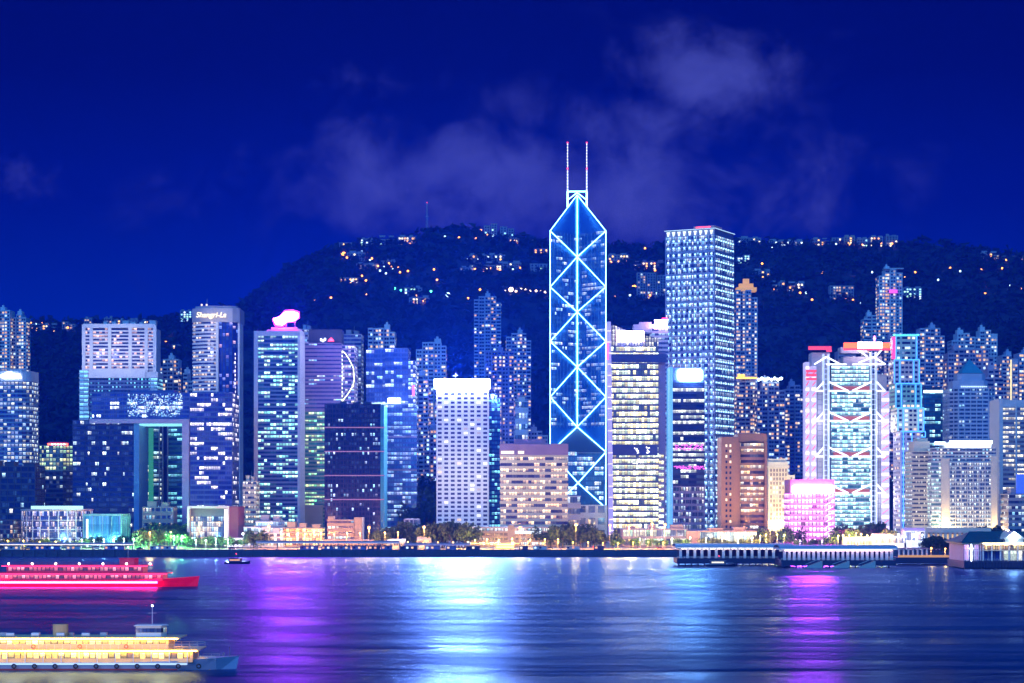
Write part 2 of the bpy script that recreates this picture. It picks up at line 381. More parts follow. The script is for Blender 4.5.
ASPH = mat('asphalt', (.05, .05, .055), .85, var=.3, scale=.3); PAVE = mat('paving', (.26, .25, .25), .85, scale=.5)
m = MB(); m.box(-3000, 3000, 1282, 3800, -6, GZ-.06); tag(m.build('ground', PAVE), kind='structure')
m = MB(); m.box(-3000, 3000, 1278, 1282, -6, GZ-.004)
for i in range(-130, 131): m.box(i*7-.8, i*7+.8, 1277.2, 1278, -1, GZ-(.4 if i % 3 else -.3)); m.box(i*7+2, i*7+2.5, 1277.6, 1278, GZ-3, GZ+.9)
m.box(-3000, 3000, 1277.7, 1278, GZ-1.6, GZ-1.2)
m.box(-3000, 3000, 1277.5, 1278.6, GZ, GZ+.5)
tag(m.build('seawall', mat('seawall_stone', (.10, .11, .15), .8, var=.4, scale=.6)), kind='structure')
m = MB(); m.quad([(-1200, 1302, GZ-.05), (1200, 1302, GZ-.05), (1200, 1322, GZ-.05), (-1200, 1322, GZ-.05)]); tag(m.build('road', ASPH), kind='structure')
m = MB()
for yy in (1307, 1312, 1317):
    for i in range(-80, 80): m.quad([(i*9, yy-.1, GZ-.045), (i*9+4, yy-.1, GZ-.045), (i*9+4, yy+.1, GZ-.045), (i*9, yy+.1, GZ-.045)])
tag(m.build('road_markings', mat('white_paint', (.8, .8, .8))), kind='structure')
m = MB(); m.box(-1200, 1200, 1299.5, 1302, GZ-.1, GZ+.12); tag(m.build('kerb', CONC), kind='structure')
# lawn sloping up to the government offices
m = MB(); NV = 24
for i in range(NV):
    for j in range(10):
        f = lambda a, b: (-312+130*a/NV, 1326+110*b/10, GZ+.02+max(0, math.sin(math.pi*min(1, a/NV*1.0)))*b/10*9*max(0, a/NV))
        m.quad([f(i, j), f(i+1, j), f(i+1, j+1), f(i, j+1)])
tag(m.build('lawn', mat('lawn_grass', (.05, .14, .04), .9, var=.4, scale=.4)), kind='structure')

# ------------------------------------------------------------------ water
wm = bpy.data.materials.new('harbour_water'); wm.use_nodes = True; nt = wm.node_tree; b = nt.nodes['Principled BSDF']
g = nd(nt, 'ShaderNodeNewGeometry')
def wn(scale, sx, sy, det, off=0, rgh=.55):
    mp = nd(nt, 'ShaderNodeMapping', {'Vector': g.outputs['Position'], 'Scale': (sx, sy, 1), 'Location': (off, off*1.7, 0)})
    return nd(nt, 'ShaderNodeTexNoise', {'Vector': mp.outputs[0], 'Scale': scale, 'Detail': det, 'Roughness': rgh}).outputs[0]
big = wn(.022, .55, 1.0, 4, 40); mid = wn(.09, .35, 1, 3, 11); fin = wn(.5, .5, 1, 3, 5); swell = wn(.012, .3, 1.2, 3, 90)
patch = ramp(nt, mth(nt, 'ADD', mth(nt, 'MULTIPLY', big, .6), mth(nt, 'MULTIPLY', swell, .4)), [(.44, (0, 0, 0)), (.54, (1, 1, 1))])
rg = mth(nt, 'MULTIPLY_ADD', patch, .12, .28)
hgt = mth(nt, 'ADD', mth(nt, 'MULTIPLY', mid, 1.5), mth(nt, 'ADD', mth(nt, 'MULTIPLY', fin, .5), mth(nt, 'ADD', mth(nt, 'MULTIPLY', big, 4.0), mth(nt, 'MULTIPLY', swell, 12.0))))
bp = nd(nt, 'ShaderNodeBump', {'Height': hgt, 'Strength': 1.0, 'Distance': .55})
nt.nodes.remove(b)
gl = nd(nt, 'ShaderNodeBsdfAnisotropic', {'Color': (.17, .31, .60, 1), 'Roughness': rg, 'Normal': bp.outputs[0]})
df = nd(nt, 'ShaderNodeBsdfDiffuse', {'Color': (.0005, .010, .07, 1)})
fr = nd(nt, 'ShaderNodeFresnel', {'IOR': 1.33})
ms = nd(nt, 'ShaderNodeMixShader', {0: mth(nt, 'MINIMUM', mth(nt, 'MULTIPLY', fr.outputs[0], 1.15), .9), 1: df.outputs[0], 2: gl.outputs[0]})
nt.links.new(ms.outputs[0], nt.nodes['Material Output'].inputs[0])
m = MB(); m.quad([(-4000, -60, 0), (4000, -60, 0), (4000, 1281, 0), (-4000, 1281, 0)])
tag(m.build('water', wm), kind='structure')

# ------------------------------------------------------------------ woods on the hillside: one mass of leaf clumps
rnd = random.Random(5); V, F = [], []
for k in range(17000):
    yy = 1900+(YR+60-1900)*rnd.random()**.7; xx = rnd.uniform(-1, 1)*yy*.33; z = H(xx, yy); r = rnd.uniform(3.5, 7.5)
    for q in range(8):
        cx_, cy_, cz_ = xx+rnd.gauss(0, r*.5), yy+rnd.gauss(0, r*.5), z+r*.6+rnd.gauss(0, r*.4)
        i = len(V); sz = r*rnd.uniform(.3, .6)
        for a in range(4):
            V.append((cx_+rnd.gauss(0, sz), cy_+rnd.gauss(0, sz), cz_+rnd.gauss(0, sz*.8)))
        F += [(i, i+1, i+2), (i, i+2, i+3), (i+1, i+2, i+3)]
me = bpy.data.meshes.new('woodland'); me.from_pydata(V, [], F)
FOL = mat('dark_foliage', (.022, .04, .022), .95, var=.4, scale=.05); me.materials.append(FOL)
tag(link('woodland', me), kind='stuff', label='dark woodland covering the hillside behind the towers', cat='woodland')

# ------------------------------------------------------------------ haze
hz = MB(); hz.box(-3300, 3300, -100, 3900, -7, 640)
hm = bpy.data.materials.new('night_haze'); hm.use_nodes = True; nt = hm.node_tree; nt.nodes.clear()
pv_ = nd(nt, 'ShaderNodeVolumePrincipled', {'Color': (.008, .085, 1, 1), 'Density': .00017, 'Anisotropy': .2})
nt.links.new(pv_.outputs[0], nd(nt, 'ShaderNodeOutputMaterial').inputs['Volume'])
tag(hz.build('haze', hm), kind='stuff', label='thin blue night haze over the harbour and city', cat='haze')

# ------------------------------------------------------------------ small buildings on the hillside
ORN = glow('orange_street_light', (1, .34, .03), 8); CLW = glow('cool_street_light', (.5, .8, 1), 5)
def hillblock(px0, px1, yt, yb, label, kind='villa', wall=CONC, mats=None, frac=.5, blocks=1, seed=1, lamp=None):
    rnd = random.Random(seed*13+int(px0)); Yh = hit((px0+px1)/2, yb); t = T('hillside_block' if kind != 'villa' else 'hillside_villa', label, 'building', px0, px1, yt, Yh, 18, H(wx((px0+px1)/2, Yh), Yh)-2, 'buildings on the dark hillside')
    t.h = max(5, wz(yt, Yh)-t.zb); n = blocks; sp = []; m = MB(); nf = max(1, round((t.h-2)/3.6)); fh = (t.h-2)/nf
    for i in range(n):
        a = -t.w/2+t.w*i/n; b_ = -t.w/2+t.w*(i+1)/n-(1.2 if n > 1 else 0); hh = t.h if n == 1 else t.h-fh*rnd.choice([0, 0, 1 if nf > 2 else 0])
        m.box(a, b_, (i % 2)*1.5, t.d, -12, hh)
        m.box(a-.3, b_+.3, (i % 2)*1.5-.6, t.d, hh, hh+.7)
        for f in range(nf):
            m.box(a, b_, (i % 2)*1.5-.8, (i % 2)*1.5-.001, 2+f*fh-.15, 2+f*fh+.15)
        c = max(2, int((b_-a)/4)); sp += gridspots(a+.6, b_-.6, (i % 2)*1.5-.12, 2, 2+fh*round((hh-2)/fh), c, max(1, round((hh-2)/fh)))
    m.build('wall', wall, t)
    windows(t, sp, 2.2, fh*.55, frac, rnd, mats)
    if rnd.random() < .7 and t.w > 12: roofkit(t, -t.w/2, t.w/2, 3, 12, t.h+.7, rnd, wall, 2 if t.w < 40 else 4, 3, False)
    return t
PALE = mat('pale_wall', (.42, .40, .42), .8)  # plain pale grey wall colour
HW = [glow('villa_light_gold', (1, .50, .06), 5), glow('villa_light_orange', (1, .34, .04), 5), glow('villa_light_white', (1, .80, .4), 4.5)]
HC = [glow('villa_light_cyan', (.35, .8, 1), 3), glow('villa_light_pale', (.7, .9, 1), 4), glow('villa_light_green', (.5, 1, .6), 3)]
HM = [HW[0], HC[1], HW[2], WL[4], HW[1]]
HB = [ # x0, x1, ytop, ybottom, label, wall, mats, fraction, blocks
 (360, 374, 239, 247, 'low white block with cyan-white windows on the left shoulder of the peak', PALE, HC, .5, 1),
 (376, 397, 237, 245, 'long pale block left of its lit neighbour just under the summit', PALE, HC, .35, 2),
 (398, 417, 237, 245, 'long pale block with bright yellow-white windows just under the summit', PALE, HW, .75, 1),
 (339, 352, 243, 248, 'flat lookout terrace glowing orange at the left end of the summit row', PALE, HW, .9, 1),
 (347, 365, 253, 261, 'wide villa with orange floodlit front on the left slope', PALE, HW, .6, 1),
 (356, 378, 264, 270, 'white flat-roofed house below the orange floodlit villa', PALE, [WL[4]], .5, 1),
 (340, 358, 278, 284, 'tan house beside a yellow-lit tree low on the left slope', BEIGE, HW, .4, 1),
 (380, 398, 261, 265, 'dim low terrace right of the white flat-roofed house', PALE, [WL[4]], .3, 1),
 (404, 422, 288, 295, 'low white clubhouse with cool white windows between green lamps', PALE, HC, .7, 1),
 (409, 430, 298, 306, 'orange-lit house just below the low white clubhouse', PALE, HW, .7, 2),
 (484, 490, 226, 237, 'leftmost slim pale tower on the ridge left of the tall masted tower', PALE, HC, .35, 1),
 (491, 497, 224, 238, 'tallest slim pale tower on the ridge above the road lamps', PALE, HC, .5, 1),
 (500, 507, 227, 240, 'slim pale tower with few lights, third in the ridge cluster', PALE, HC, .25, 1),
 (508, 514, 229, 241, 'rightmost slim tower of the ridge cluster', PALE, HC, .2, 1),
 (509, 519, 239, 245, 'small pink-lit house below the ridge cluster of slim towers', PINKST, HW, .8, 1),
 (529, 541, 241, 244, 'flat orange-lit terrace beside the neon-edged tower top', PALE, HW, .9, 1),
 (534, 548, 249, 256, 'small pink-lit house just left of the neon-edged tower', PINKST, HW, .5, 1),
 (469, 506, 255, 262, 'upper tier of dim terraced flats in the middle of the hill', PALE, HM, .25, 5),
 (470, 522, 263, 271, 'lower tier of terraced flats with a row of warm doorways', PALE, HW, .45, 8),
 (530, 548, 264, 272, 'small grey house with a white porch left of the neon-edged tower', PALE, HC, .3, 2),
 (608, 629, 255, 263, 'brilliant gold-lit mansion right of the neon-edged tower', PALE, HW, .95, 1),
 (634, 665, 262, 271, 'pink terraced villas above the grey apartment slab', PINKST, HW, .55, 4),
 (637, 667, 273, 299, 'wide grey apartment slab on the hill between the two tallest towers', PALE, WL, .25, 3),
 (738, 762, 238, 245, 'low ridge house right of the dotted tower with two bright windows', PALE, HM, .35, 2),
 (769, 804, 241, 247, 'long dim terrace of houses on the right ridge', PALE, [WL[4], HC[1]], .35, 6),
 (812, 830, 239, 246, 'pale flats at the left end of the bright ridge row', PALE, HM, .45, 2),
 (832, 842, 238, 246, 'yellow-lit flats second in the bright ridge row', PALE, HW, .6, 1),
 (844, 855, 237, 246, 'orange floodlit house in the middle of the bright ridge row', BEIGE, HW, .8, 1),
 (857, 868, 239, 246, 'greenish-lit low house in the bright ridge row', PALE, HC, .6, 1),
 (870, 884, 237, 245, 'pale flats with yellow windows near the right end of the ridge row', PALE, HW, .5, 2),
 (886, 898, 236, 245, 'rightmost white flats of the bright ridge row', PALE, HM, .4, 1),
 (981, 1000, 253, 260, 'yellow-lit ridge houses near the right edge of the picture', PALE, HW, .65, 3),
 (1003, 1024, 254, 261, 'rightmost ridge houses with orange and white windows', PALE, HM, .6, 3),
 (737, 751, 255, 265, 'white and green lit flats on the slope beside the dotted tower', PALE, HC, .75, 2),
 (753, 770, 271, 278, 'low house with one bright porch below the white and green flats', PALE, HW, .3, 1),
 (772, 786, 282, 291, 'left terraced house with yellow window on the right slope', PALE, HW, .4, 2),
 (788, 805, 283, 292, 'right terraced house with yellow window on the right slope', PALE, HW, .4, 2),
 (830, 855, 286, 300, 'white apartment block with a central column of lit windows on the right slope', PALE, WL, .35, 2),
 (903, 923, 288, 301, 'greenish-lit flats behind the tall slim hillside tower', PALE, HC, .45, 2),
 (180, 192, 311, 325, 'small blue-lit block on the slope left of the tower with the script sign', PALE, HC, .6, 1),
 (172, 190, 345, 352, 'cluster of gold-lit houses behind the white-crowned hotel', PALE, HW, .6, 2),
 (84, 92, 319, 328, 'first small flat block behind the white-framed hotel roof', PALE, WL, .3, 1),
 (104, 112, 318, 328, 'second small flat block behind the white-framed hotel roof', PALE, WL, .4, 1),
 (114, 124, 320, 328, 'third small flat block behind the white-framed hotel roof', PALE, HW, .5, 1),
 (128, 138, 320, 328, 'fourth small flat block behind the white-framed hotel roof', PALE, WL, .3, 1),
 (141, 152, 321, 328, 'fifth small flat block behind the white-framed hotel roof', PALE, HW, .5, 1),
 (62, 76, 322, 331, 'dim far-off block left of the white-framed hotel', PALE, WL, .3, 2),
 (28, 56, 325, 332, 'row of orange-lit houses at the foot of the far left hill', PALE, HW, .6, 4),
 (460, 474, 268, 273, 'tiny dim house left of the terraced flats', PALE, [WL[4]], .4, 1),
]
for i, (a, b_, c, d, lb, wl, ms, fr, bl) in enumerate(HB):
    hillblock(a, b_, c, d, lb, 'block' if b_-a < 14 and d-c > 9 else 'villa', wl, ms, fr, bl, i)

def hilllamp(px, py, col, label, r=1.0):
    Yh = hit(px, py); x = wx(px, Yh); z = H(x, Yh); zz = max(z+5, wz(py, Yh))
    o = thing('street_lamp', label, 'street lamp', (x, Yh, z), 0, 'lamps on the dark hillside')
    m = MB(); m.bar((0, 0, 0), (0, 0, zz-z), .18, r2=.1); m.bar((0, 0, zz-z), (0, -1.2, zz-z+.3), .1); m.build('pole', STEEL, o)
    m = MB(); m.ball((0, -1.2, zz-z), r, 0, 8, 5); m.build('lamp_head', col, o)
HL = [(348, 256), (344, 258), (367, 258), (372, 262), (378, 271), (384, 272), (389, 268), (393, 274), (400, 276), (408, 276), (358, 282), (362, 280), (314, 304), (331, 302), (445, 240), (459, 241),
      (476, 242), (448, 299), (367, 299), (434, 273), (437, 284), (481, 232), (487, 238), (493, 239), (468, 264), (490, 272), (520, 272), (634, 291), (650, 299), (656, 298), (663, 296), (651, 255), (645, 252),
      (622, 261), (772, 251), (822, 277), (855, 278), (872, 276), (905, 282), (915, 276), (985, 297), (989, 288), (1010, 290), (1002, 272), (960, 275), (981, 274), (938, 284), (950, 273), (1022, 293), (795, 292), (806, 298), (812, 304),
      (846, 304), (853, 305), (861, 308), (480, 294), (505, 295), (511, 294), (516, 295), (521, 294), (526, 294), (531, 295), (536, 295), (541, 296), (545, 297), (31, 327), (36, 328), (42, 327), (48, 328), (68, 331), (166, 346), (160, 349), (170, 343),
      (341, 259), (351, 257), (354, 259), (362, 256), (347, 262), (370, 265), (380, 275), (386, 278), (392, 270), (398, 272), (352, 286), (366, 284), (416, 300), (422, 303), (611, 266), (619, 267), (626, 266), (640, 273), (655, 274), (815, 249), (836, 248), (849, 248), (862, 249), (876, 248), (892, 248), (988, 262), (996, 263), (1006, 264), (1016, 262), (778, 294), (790, 295), (800, 297), (475, 274), (484, 275), (500, 274), (513, 274), (615, 302), (600, 290), (630, 300), (753, 303), (762, 268), (395, 293), (401, 294), (431, 296), (468, 303), (424, 305)]
HL.sort()
for i, (x, y) in enumerate(HL):
    col = ORN if (x*7+y) % 5 else CLW
    if 390 < x < 403 and y > 290 or x == 431: col = glow('green_lamp_light', (.1, 1, .5), 9)
    if 500 < x < 548 and y > 290: col = glow('road_lamp_light', (1, .72, .45), 12)
    nm = 'orange' if col is ORN else 'white' if col is CLW else 'green' if 'green' in col.name else 'pale gold'
    hilllamp(x, y, col, '%s lamp on the dark hillside, number %d counted from the left' % (nm, i+1), 3.2 if (x, y) in ((448, 299), (345, 256), (634, 291), (511, 294), (344, 258)) else 1.5)
# mast on the summit
Yh = hit(427, 231); o = thing('summit_mast', 'tall thin lattice mast standing on the summit of the hill', 'mast', (wx(427, Yh), Yh, H(wx(427, Yh), Yh)))
hm_ = wz(203, Yh)-H(wx(427, Yh), Yh); m = MB()
for a in (-1, 1):
    for b_ in (-1, 1): m.bar((a*1.6, b_*1.6, 0), (a*.5, b_*.5, hm_), .28)
for k in range(12):
    z0, z1 = hm_*k/12, hm_*(k+1)/12; s0, s1 = 1.6-1.1*k/12, 1.6-1.1*(k+1)/12
    m.bar((-s0, -s0, z0), (s1, -s1, z1), .15); m.bar((s0, s0, z0), (-s1, s1, z1), .15)
m.build('lattice', STEEL, o)
m = MB(); m.bar((-3, 0, hm_*.55), (3, 0, hm_*.55), .5); m.bar((-2, 0, hm_*.98), (2, 0, hm_*.98), .5); m.build('antenna', PALE, o)
m = MB(); m.ball((0, 0, hm_+.5), .7); m.build('beacon', N_RED, o)
# ------------------------------------------------------------------ lettering
def lettering(t, text, size, loc, mt, name='sign_letters', depth=.3, rotz=0, shear=0, bold=.0):
    c = bpy.data.curves.new('lettering', 'FONT'); c.body = text; c.size = size; c.extrude = depth; c.align_x = 'CENTER'; c.shear = shear; c.offset = bold
    tmp = bpy.data.objects.new('lettering', c); me = bpy.data.meshes.new_from_object(tmp); bpy.data.objects.remove(tmp)
    me.materials.clear(); me.materials.append(mt)
    o = link(name, me, t, loc); o.rotation_euler = (R(90), 0, rotz); return o

# ================================================================== LEFT SIDE
# rounded residential tower with a white crown at the left edge
t = T('apartment_tower', 'rounded banded tower with a brilliant white crown sign at the far left edge', 'tower', -27, 30, 371, 1650, 34)
p = rrect(-t.w/2, t.w/2, 0, 34, 9)
banded(t, p, 0, t.lz(382), 38, lit('tower_windows_a', (.9, .85, .5), (.35, .6, 1), .6, 1.3, (.10, .12, .45), .12, .5, .5), mat('lavender_spandrel', (.42, .44, .56), .7), .62, 1.3, 3)
m = MB(); m.prism(offset(p, .9), t.lz(382), t.h); m.build('crown', WHITE, t)
m = MB(); pts = [(t.lx(0), t.lz(376)), (t.lx(4), t.lz(378.5)), (t.lx(22), t.lz(378)), (t.lx(20), t.lz(374.5)), (t.lx(13), t.lz(374)), (t.lx(10), t.lz(371.5)), (t.lx(7), t.lz(373))]
m.quad([(x, -1.3, z) for x, z in pts]); m.quad([(x, -2.0, z) for x, z in pts])
for i in range(len(pts)): a, b = pts[i], pts[(i+1) % len(pts)]; m.quad([(a[0], -2, a[1]), (b[0], -2, b[1]), (b[0], -1.3, b[1]), (a[0], -1.3, a[1])])
m.build('rooftop_sign', N_WHITE, t)
roofkit(t, -t.w/2+3, t.w/2-3, 0, 34, t.h, random.Random(1), WHITE, 2, 2)
m = MB(); m.prism(offset(p, .5), t.lz(421.5), t.lz(420)); m.build('light_strip', glow('gold_strip_light', (1, .7, .3), 1.4), t)

def office(name, label, x0, x1, yt, Y, d, nf, wm, wall, ratio=.55, p=.5, cell=3.0, fins=0, finw=.5, zb=GZ, cat='office tower', rk=2, seed=1, ybot=None, group=None):
    t = T(name, label, cat, x0, x1, yt, Y, d, zb, group)
    banded(t, rect(-t.w/2, t.w/2, 0, d), 0, t.h, nf, wm, wall, ratio, p, cell, fins, finw)
    if rk: roofkit(t, -t.w/2+1, t.w/2-1, 0, d, t.h+.8, random.Random(seed), wall, rk, 4)
    return t
office('office_block', 'low dark block with few lights under the white-crowned tower at the far left', -20, 35, 467, 1440, 30, 13, lit('dark_block_windows', WHT, CYN, .04, 1.2, (.03, .05, .16), .08, .1, .2), DARK, .7, .2, 2.5, 5, .4, rk=3)
office('office_block', 'lowest dark strip building with tiny orange lights at the left edge', -20, 13, 521, 1345, 20, 6, lit('strip_windows', WRM, CYN, .25, 1.0, (.02, .03, .10), .2, .3, .4), DARK, .7, .2, 2.2, rk=0)
# octagonal tower with red sign
t = T('octagonal_building', 'eight-sided building with yellow-green lit upper floors under a red rooftop sign', 'office building', 38, 71, 446, 1540, 26)
def octo(w, d, c): return [(-w/2+c, 0), (w/2-c, 0), (w/2, c), (w/2, d-c), (w/2-c, d), (-w/2+c, d), (-w/2, d-c), (-w/2, c)]
banded(t, octo(t.w, 26, 6), t.lz(471), t.h, 6, lit('octagon_upper_windows', YEL, (.5, 1, .55), .75, 1.2, (.1, .12, .2), .12), mat('tan_spandrel', (.35, .30, .25)), .65, .4, 2.5)
banded(t, octo(t.w, 26, 6), 0, t.lz(471)-.9, 16, lit('octagon_lower_windows', CYN, WHT, .08, 1.2, (.03, .06, .2), .12), DARK, .6, .3, 2.5, wallname='lower_wall')
m = MB(); m.box(t.lx(46), t.lx(64), 6, 18, t.h+.8, t.lz(443)+1); m.build('plant_room', DARK, t)
m = MB(); m.box(t.lx(47), t.lx(67), 2, 3, t.lz(446.5), t.lz(443.2)); m.build('rooftop_sign', glow('red_sign_light', (1, .06, .03), 12, True), t)
m = MB()
for k in range(5): m.box(t.lx(51+k*3), t.lx(51+k*3)+1.1, 1.6, 2, t.lz(446), t.lz(443.8))
m.build('sign_letters', N_WHITE, t)

# low curved glass pavilion with a bright oval roof
t = T('glass_pavilion', 'low curved glass pavilion with a brilliant oval roof near the waterfront at the left', 'pavilion', 14, 84, 511, 1345, 45)
el = [(t.w/2*math.cos(R(a)), 24+24*math.sin(R(a))) for a in range(0, 360, 15)]
m = MB(); m.prism(offset(el, -1), 0, t.h-1); m.build('wall', mat('pavilion_core', (.15, .16, .25)), t)
PAVW = lit('pavilion_windows', (1, .65, .3), (.4, .5, 1), .38, 1.3, (.14, .24, .65), .12, .2, .5)
for i in range(7):
    m = MB(); zz = t.h/7
    m.prism(el, i*zz+.25, (i+1)*zz-.25, cell=1.1, v0=i, v1=i+1, caps=False); m.build('window_band', PAVW, t)
m = MB()
for i in range(5): m.prism(offset(el, .4), i*t.h/4-.2, i*t.h/4+.2)
for i in range(0, 24): m.box(el[i][0]-.25, el[i][0]+.25, el[i][1]-.25, el[i][1]+.25, 0, t.h)
m.build('frame', WHITE, t)
m = MB(); m.prism([(x*1.04, 24+(y-24)*1.04) for x, y in el], t.h+.3, t.h+1.2); m.build('roof', CONC, t)
m = MB(); m.prism([(x*.74, 24+(y-24)*.7) for x, y in el], t.h+1.2, t.h+3.2); m.build('roof_light', glow('oval_roof_light', (.4, .9, 1), 2.0), t)
t = T('glass_annex', 'low teal glass annex joined to the right of the curved pavilion', 'annex', 84, 121, 516, 1352, 30)
banded(t, rect(-t.w/2, t.w/2, 0, 30), 0, t.h, 1, lit('annex_glass', (.15, .75, .85), (.2, .4, 1), .95, .32, (.05, .3, .5), .04, 0, 0), mat('teal_panel', (.15, .35, .42)), .93, .4, 1.6, 6, .3, cap=1.4)
m = MB(); m.box(t.lx(86.5), t.lx(88.5), -1.5, -.6, 0, t.lz(519)); m.build('light_column', glow('cool_column_light', (.7, .9, 1), 2.2), t)

# white-framed hotel
t = T('hotel_tower', 'white-framed hotel slab with four bays of balconies above a blue glass base', 'hotel', 84, 155, 325, 1900, 30)
m = MB()
for x in (84, 91.5, 110, 130.5, 146.5, 155):
    c = t.lx(x); m.box(c-1.5, c+1.5, -1.9, 1, t.lz(372), t.h)
m.box(-t.w/2-.6, t.w/2+.6, -1.8, 1, t.h-2.6, t.h+1); m.box(-t.w/2, t.w/2, 1, 30, t.lz(372), t.h-2.7)
z0, z1 = t.lz(370), t.h-3; nf = 12
for i in range(nf): m.box(-t.w/2+1, t.w/2-1, -1.0, .99, z0+(z1-z0)*i/nf, z0+(z1-z0)*(i+.42)/nf)
m.box(t.lx(84)-.4, t.lx(146), -2.2, 29, t.lz(378), t.lz(369.5))
m.box(t.lx(146.2), t.lx(158), -1.5, 29, t.lz(378), t.lz(372))
m.build('frame', mat('hotel_white', (.88, .84, .86), .7), t)
wmh = lit('hotel_windows', (1, .50, .25), (1, .7, .5), .34, 1.6, (.02, .04, .20), .06, .2, .5, .3)
for i in range(nf):
    b = MB(); b.box(-t.w/2+.5, t.w/2-.5, -.4, .98, z0+(z1-z0)*(i+.4)/nf, z0+(z1-z0)*(i+.98)/nf, cell=2.7, v0=i, v1=i+1, caps=False); b.build('window_band', wmh, t)
banded(t, rect(t.lx(86), t.lx(151), 0, 30), t.lz(421), t.lz(378.5), 11, lit('hotel_base_grid', (.2, .9, 1), CYN, .55, 1.3, (.04, .10, .35), .28, .3, .2), mat('blue_grid_wall', (.12, .18, .38), .5), .45, .3, 3.3, wallname='lower_wall')
banded(t, rect(t.lx(80.5), t.lx(88.5), -3, 26), 0, t.lz(371), 40, lit('hotel_side_bands', (.3, .85, 1), CYN, .85, 1.1, (.06, .3, .6), .03, .2, .2), mat('pale_blue_trim', (.4, .5, .65)), .55, .6, 4, wallname='side_bay')
banded(t, rect(t.lx(151.5), t.lx(157.5), -3, 26), 0, t.lz(378.5), 40, bpy.data.materials['hotel_side_bands'], MATS['pale_blue_trim'], .55, .6, 4, wallname='side_bay')
roofkit(t, t.lx(100), t.lx(154), 4, 24, t.h+1, random.Random(4), WHITE, 6, 4)
for x in (92, 108, 124, 142): unseen_wash(t, t.lx(x), -34, t.lz(352), 52000, (.95, .85, 1))

# tall rounded hotel with the script sign
t = T('hotel_tower', 'tall round-fronted hotel whose white crown carries the glowing script sign', 'hotel', 192, 238, 308, 1780, 34)
W = t.w; xm = t.lx(217)
bow = [(-W/2, 8)]+[(-W/2+(xm+W/2)*k/8, 8-9*math.sin(math.pi*min(1, k/8*.62+.0))) for k in range(1, 8)]+[(xm, .2)]
pl = bow+[(xm, 34), (-W/2, 34)]
banded(t, pl, 0, t.lz(322), 58, lit('bow_windows', (1, .62, .25), WHT, .42, 1.2, (.06, .10, .35), .12, .2, .3), mat('hotel_cream', (.72, .70, .74), .7), .5, .9, 2.6)
pr = [(xm+1.2, 2.5), (W/2-5, 2.5), (W/2, 7), (W/2, 34), (xm+1.2, 34)]
banded(t, pr, 0, t.lz(322), 58, lit('glass_bay_windows', (1, .5, .2), (.2, .35, 1), .22, 1.0, (.03, .08, .45), .12, .3, .5), BLUEGL, .8, .15, 3, wallname='glass_bay')
m = MB(); m.box(xm-.8, xm+1.4, -1.5, 8, 0, t.lz(322)); m.box(W/2-2.5, W/2+.6, 6, 30, 0, t.lz(322)); m.build('corner_pier', MATS['hotel_cream'], t)
cp = [(x, y) for x, y in bow]+[(W/2-5, .8), (W/2, 5), (W/2, 34), (-W/2, 34)]
m = MB(); m.prism(offset(cp, 1.0), t.lz(322), t.h); m.prism(offset(cp, -1.5), t.h, t.h+2); m.build('crown', mat('crown_white', (.42, .40, .46), .6), t)
unseen_wash(t, t.lx(205), -30, t.lz(318), 20000, (1, .9, .95)); unseen_wash(t, t.lx(228), -26, t.lz(318), 40000, (1, .9, .95)); unseen_wash(t, t.lx(204), -40, t.lz(350), 120000, (1, .9, .9))
lettering(t, 'Shangri-La', 6.2, (t.lx(211.5), -3.9, t.lz(317.6)), glow('script_sign_light', (1, .82, .45), 2.6), 'sign_letters', .5, 0, .25, .05)
m = MB()
rr = random.Random(3)
for k in range(17): zz = t.lz(355+k*4.2); m.box(W/2-6+rr.uniform(0, 2), W/2-2.6, 3.4+rr.uniform(0, 1), 5.5, zz, zz+2.0)
m.build('stair_lights', glow('stair_light', (.9, .85, .9), 2.2), t)
for x in (201, 206):
    m = MB(); m.ball((t.lx(x), 4, t.h+3), .9); m.build('beacon', WL[2], t)
m = MB(); m.bar((t.lx(205), 12, t.h+1.5), (t.lx(205), 12, t.h+9), .4, r2=.15); m.build('antenna', STEEL, t)

# government offices: two legs and a beam
t = T('government_offices', 'huge gate-shaped office block with two dark legs joined by a sparkling glass beam', 'office building', 73, 232, 393, 1450, 34)
GV = lit('gate_windows', WHT, (.6, .9, 1), .10, 2.2, (.03, .06, .28), .10, .35, .3, .55, 2.0)
GV2 = lit('gate_windows_right', WHT, (1, .85, .85), .26, 2.4, (.06, .10, .55), .08, .5, .5, .55, 3.0)
GV3 = lit('gate_beam_windows', WHT, (.7, .9, 1), .16, 2.2, (.07, .14, .60), .08, .5, .5, .55, 4.0)
gw = mat('gate_cladding', (.10, .13, .32), .35, .4)
banded(t, t.rect(73, 134, 0, 34), 0, t.lz(421), 24, GV, mat('gate_dark_cladding', (.03, .04, .13), .35, .3), .6, .15, 1.3, 8, .35, wallname='left_leg')
banded(t, t.rect(190, 232, 0, 34), 0, t.lz(393.6), 31, GV2, gw, .6, .15, 1.6, 9, .25, wallname='right_leg')
banded(t, t.rect(92, 189.6, 0, 34), t.lz(419), t.lz(393.6), 6, GV3, gw, .62, .15, 1.6, 9, .25, wallname='beam')
m = MB(); t.pb(m, 90, 189.5, 419.1, 423.5, -2.2, 34); t.pb(m, 182.5, 189.4, 423.6, 560, -2.2, 34); m.build('gate_frame', mat('gate_frame_violet', (.50, .42, .62), .6), t)
m = MB(); t.pb(m, 134.2, 139.5, 423.6, 560, -1.5, 34); m.build('gate_pier', mat('gate_pier_blue', (.10, .28, .55), .5), t)
m = MB(); t.pb(m, 135, 182, 423.7, 425.3, -1, 20); m.build('soffit_light', glow('soffit_teal_light', (.3, .9, .95), 1.3), t)
rr = random.Random(8); m = MB()
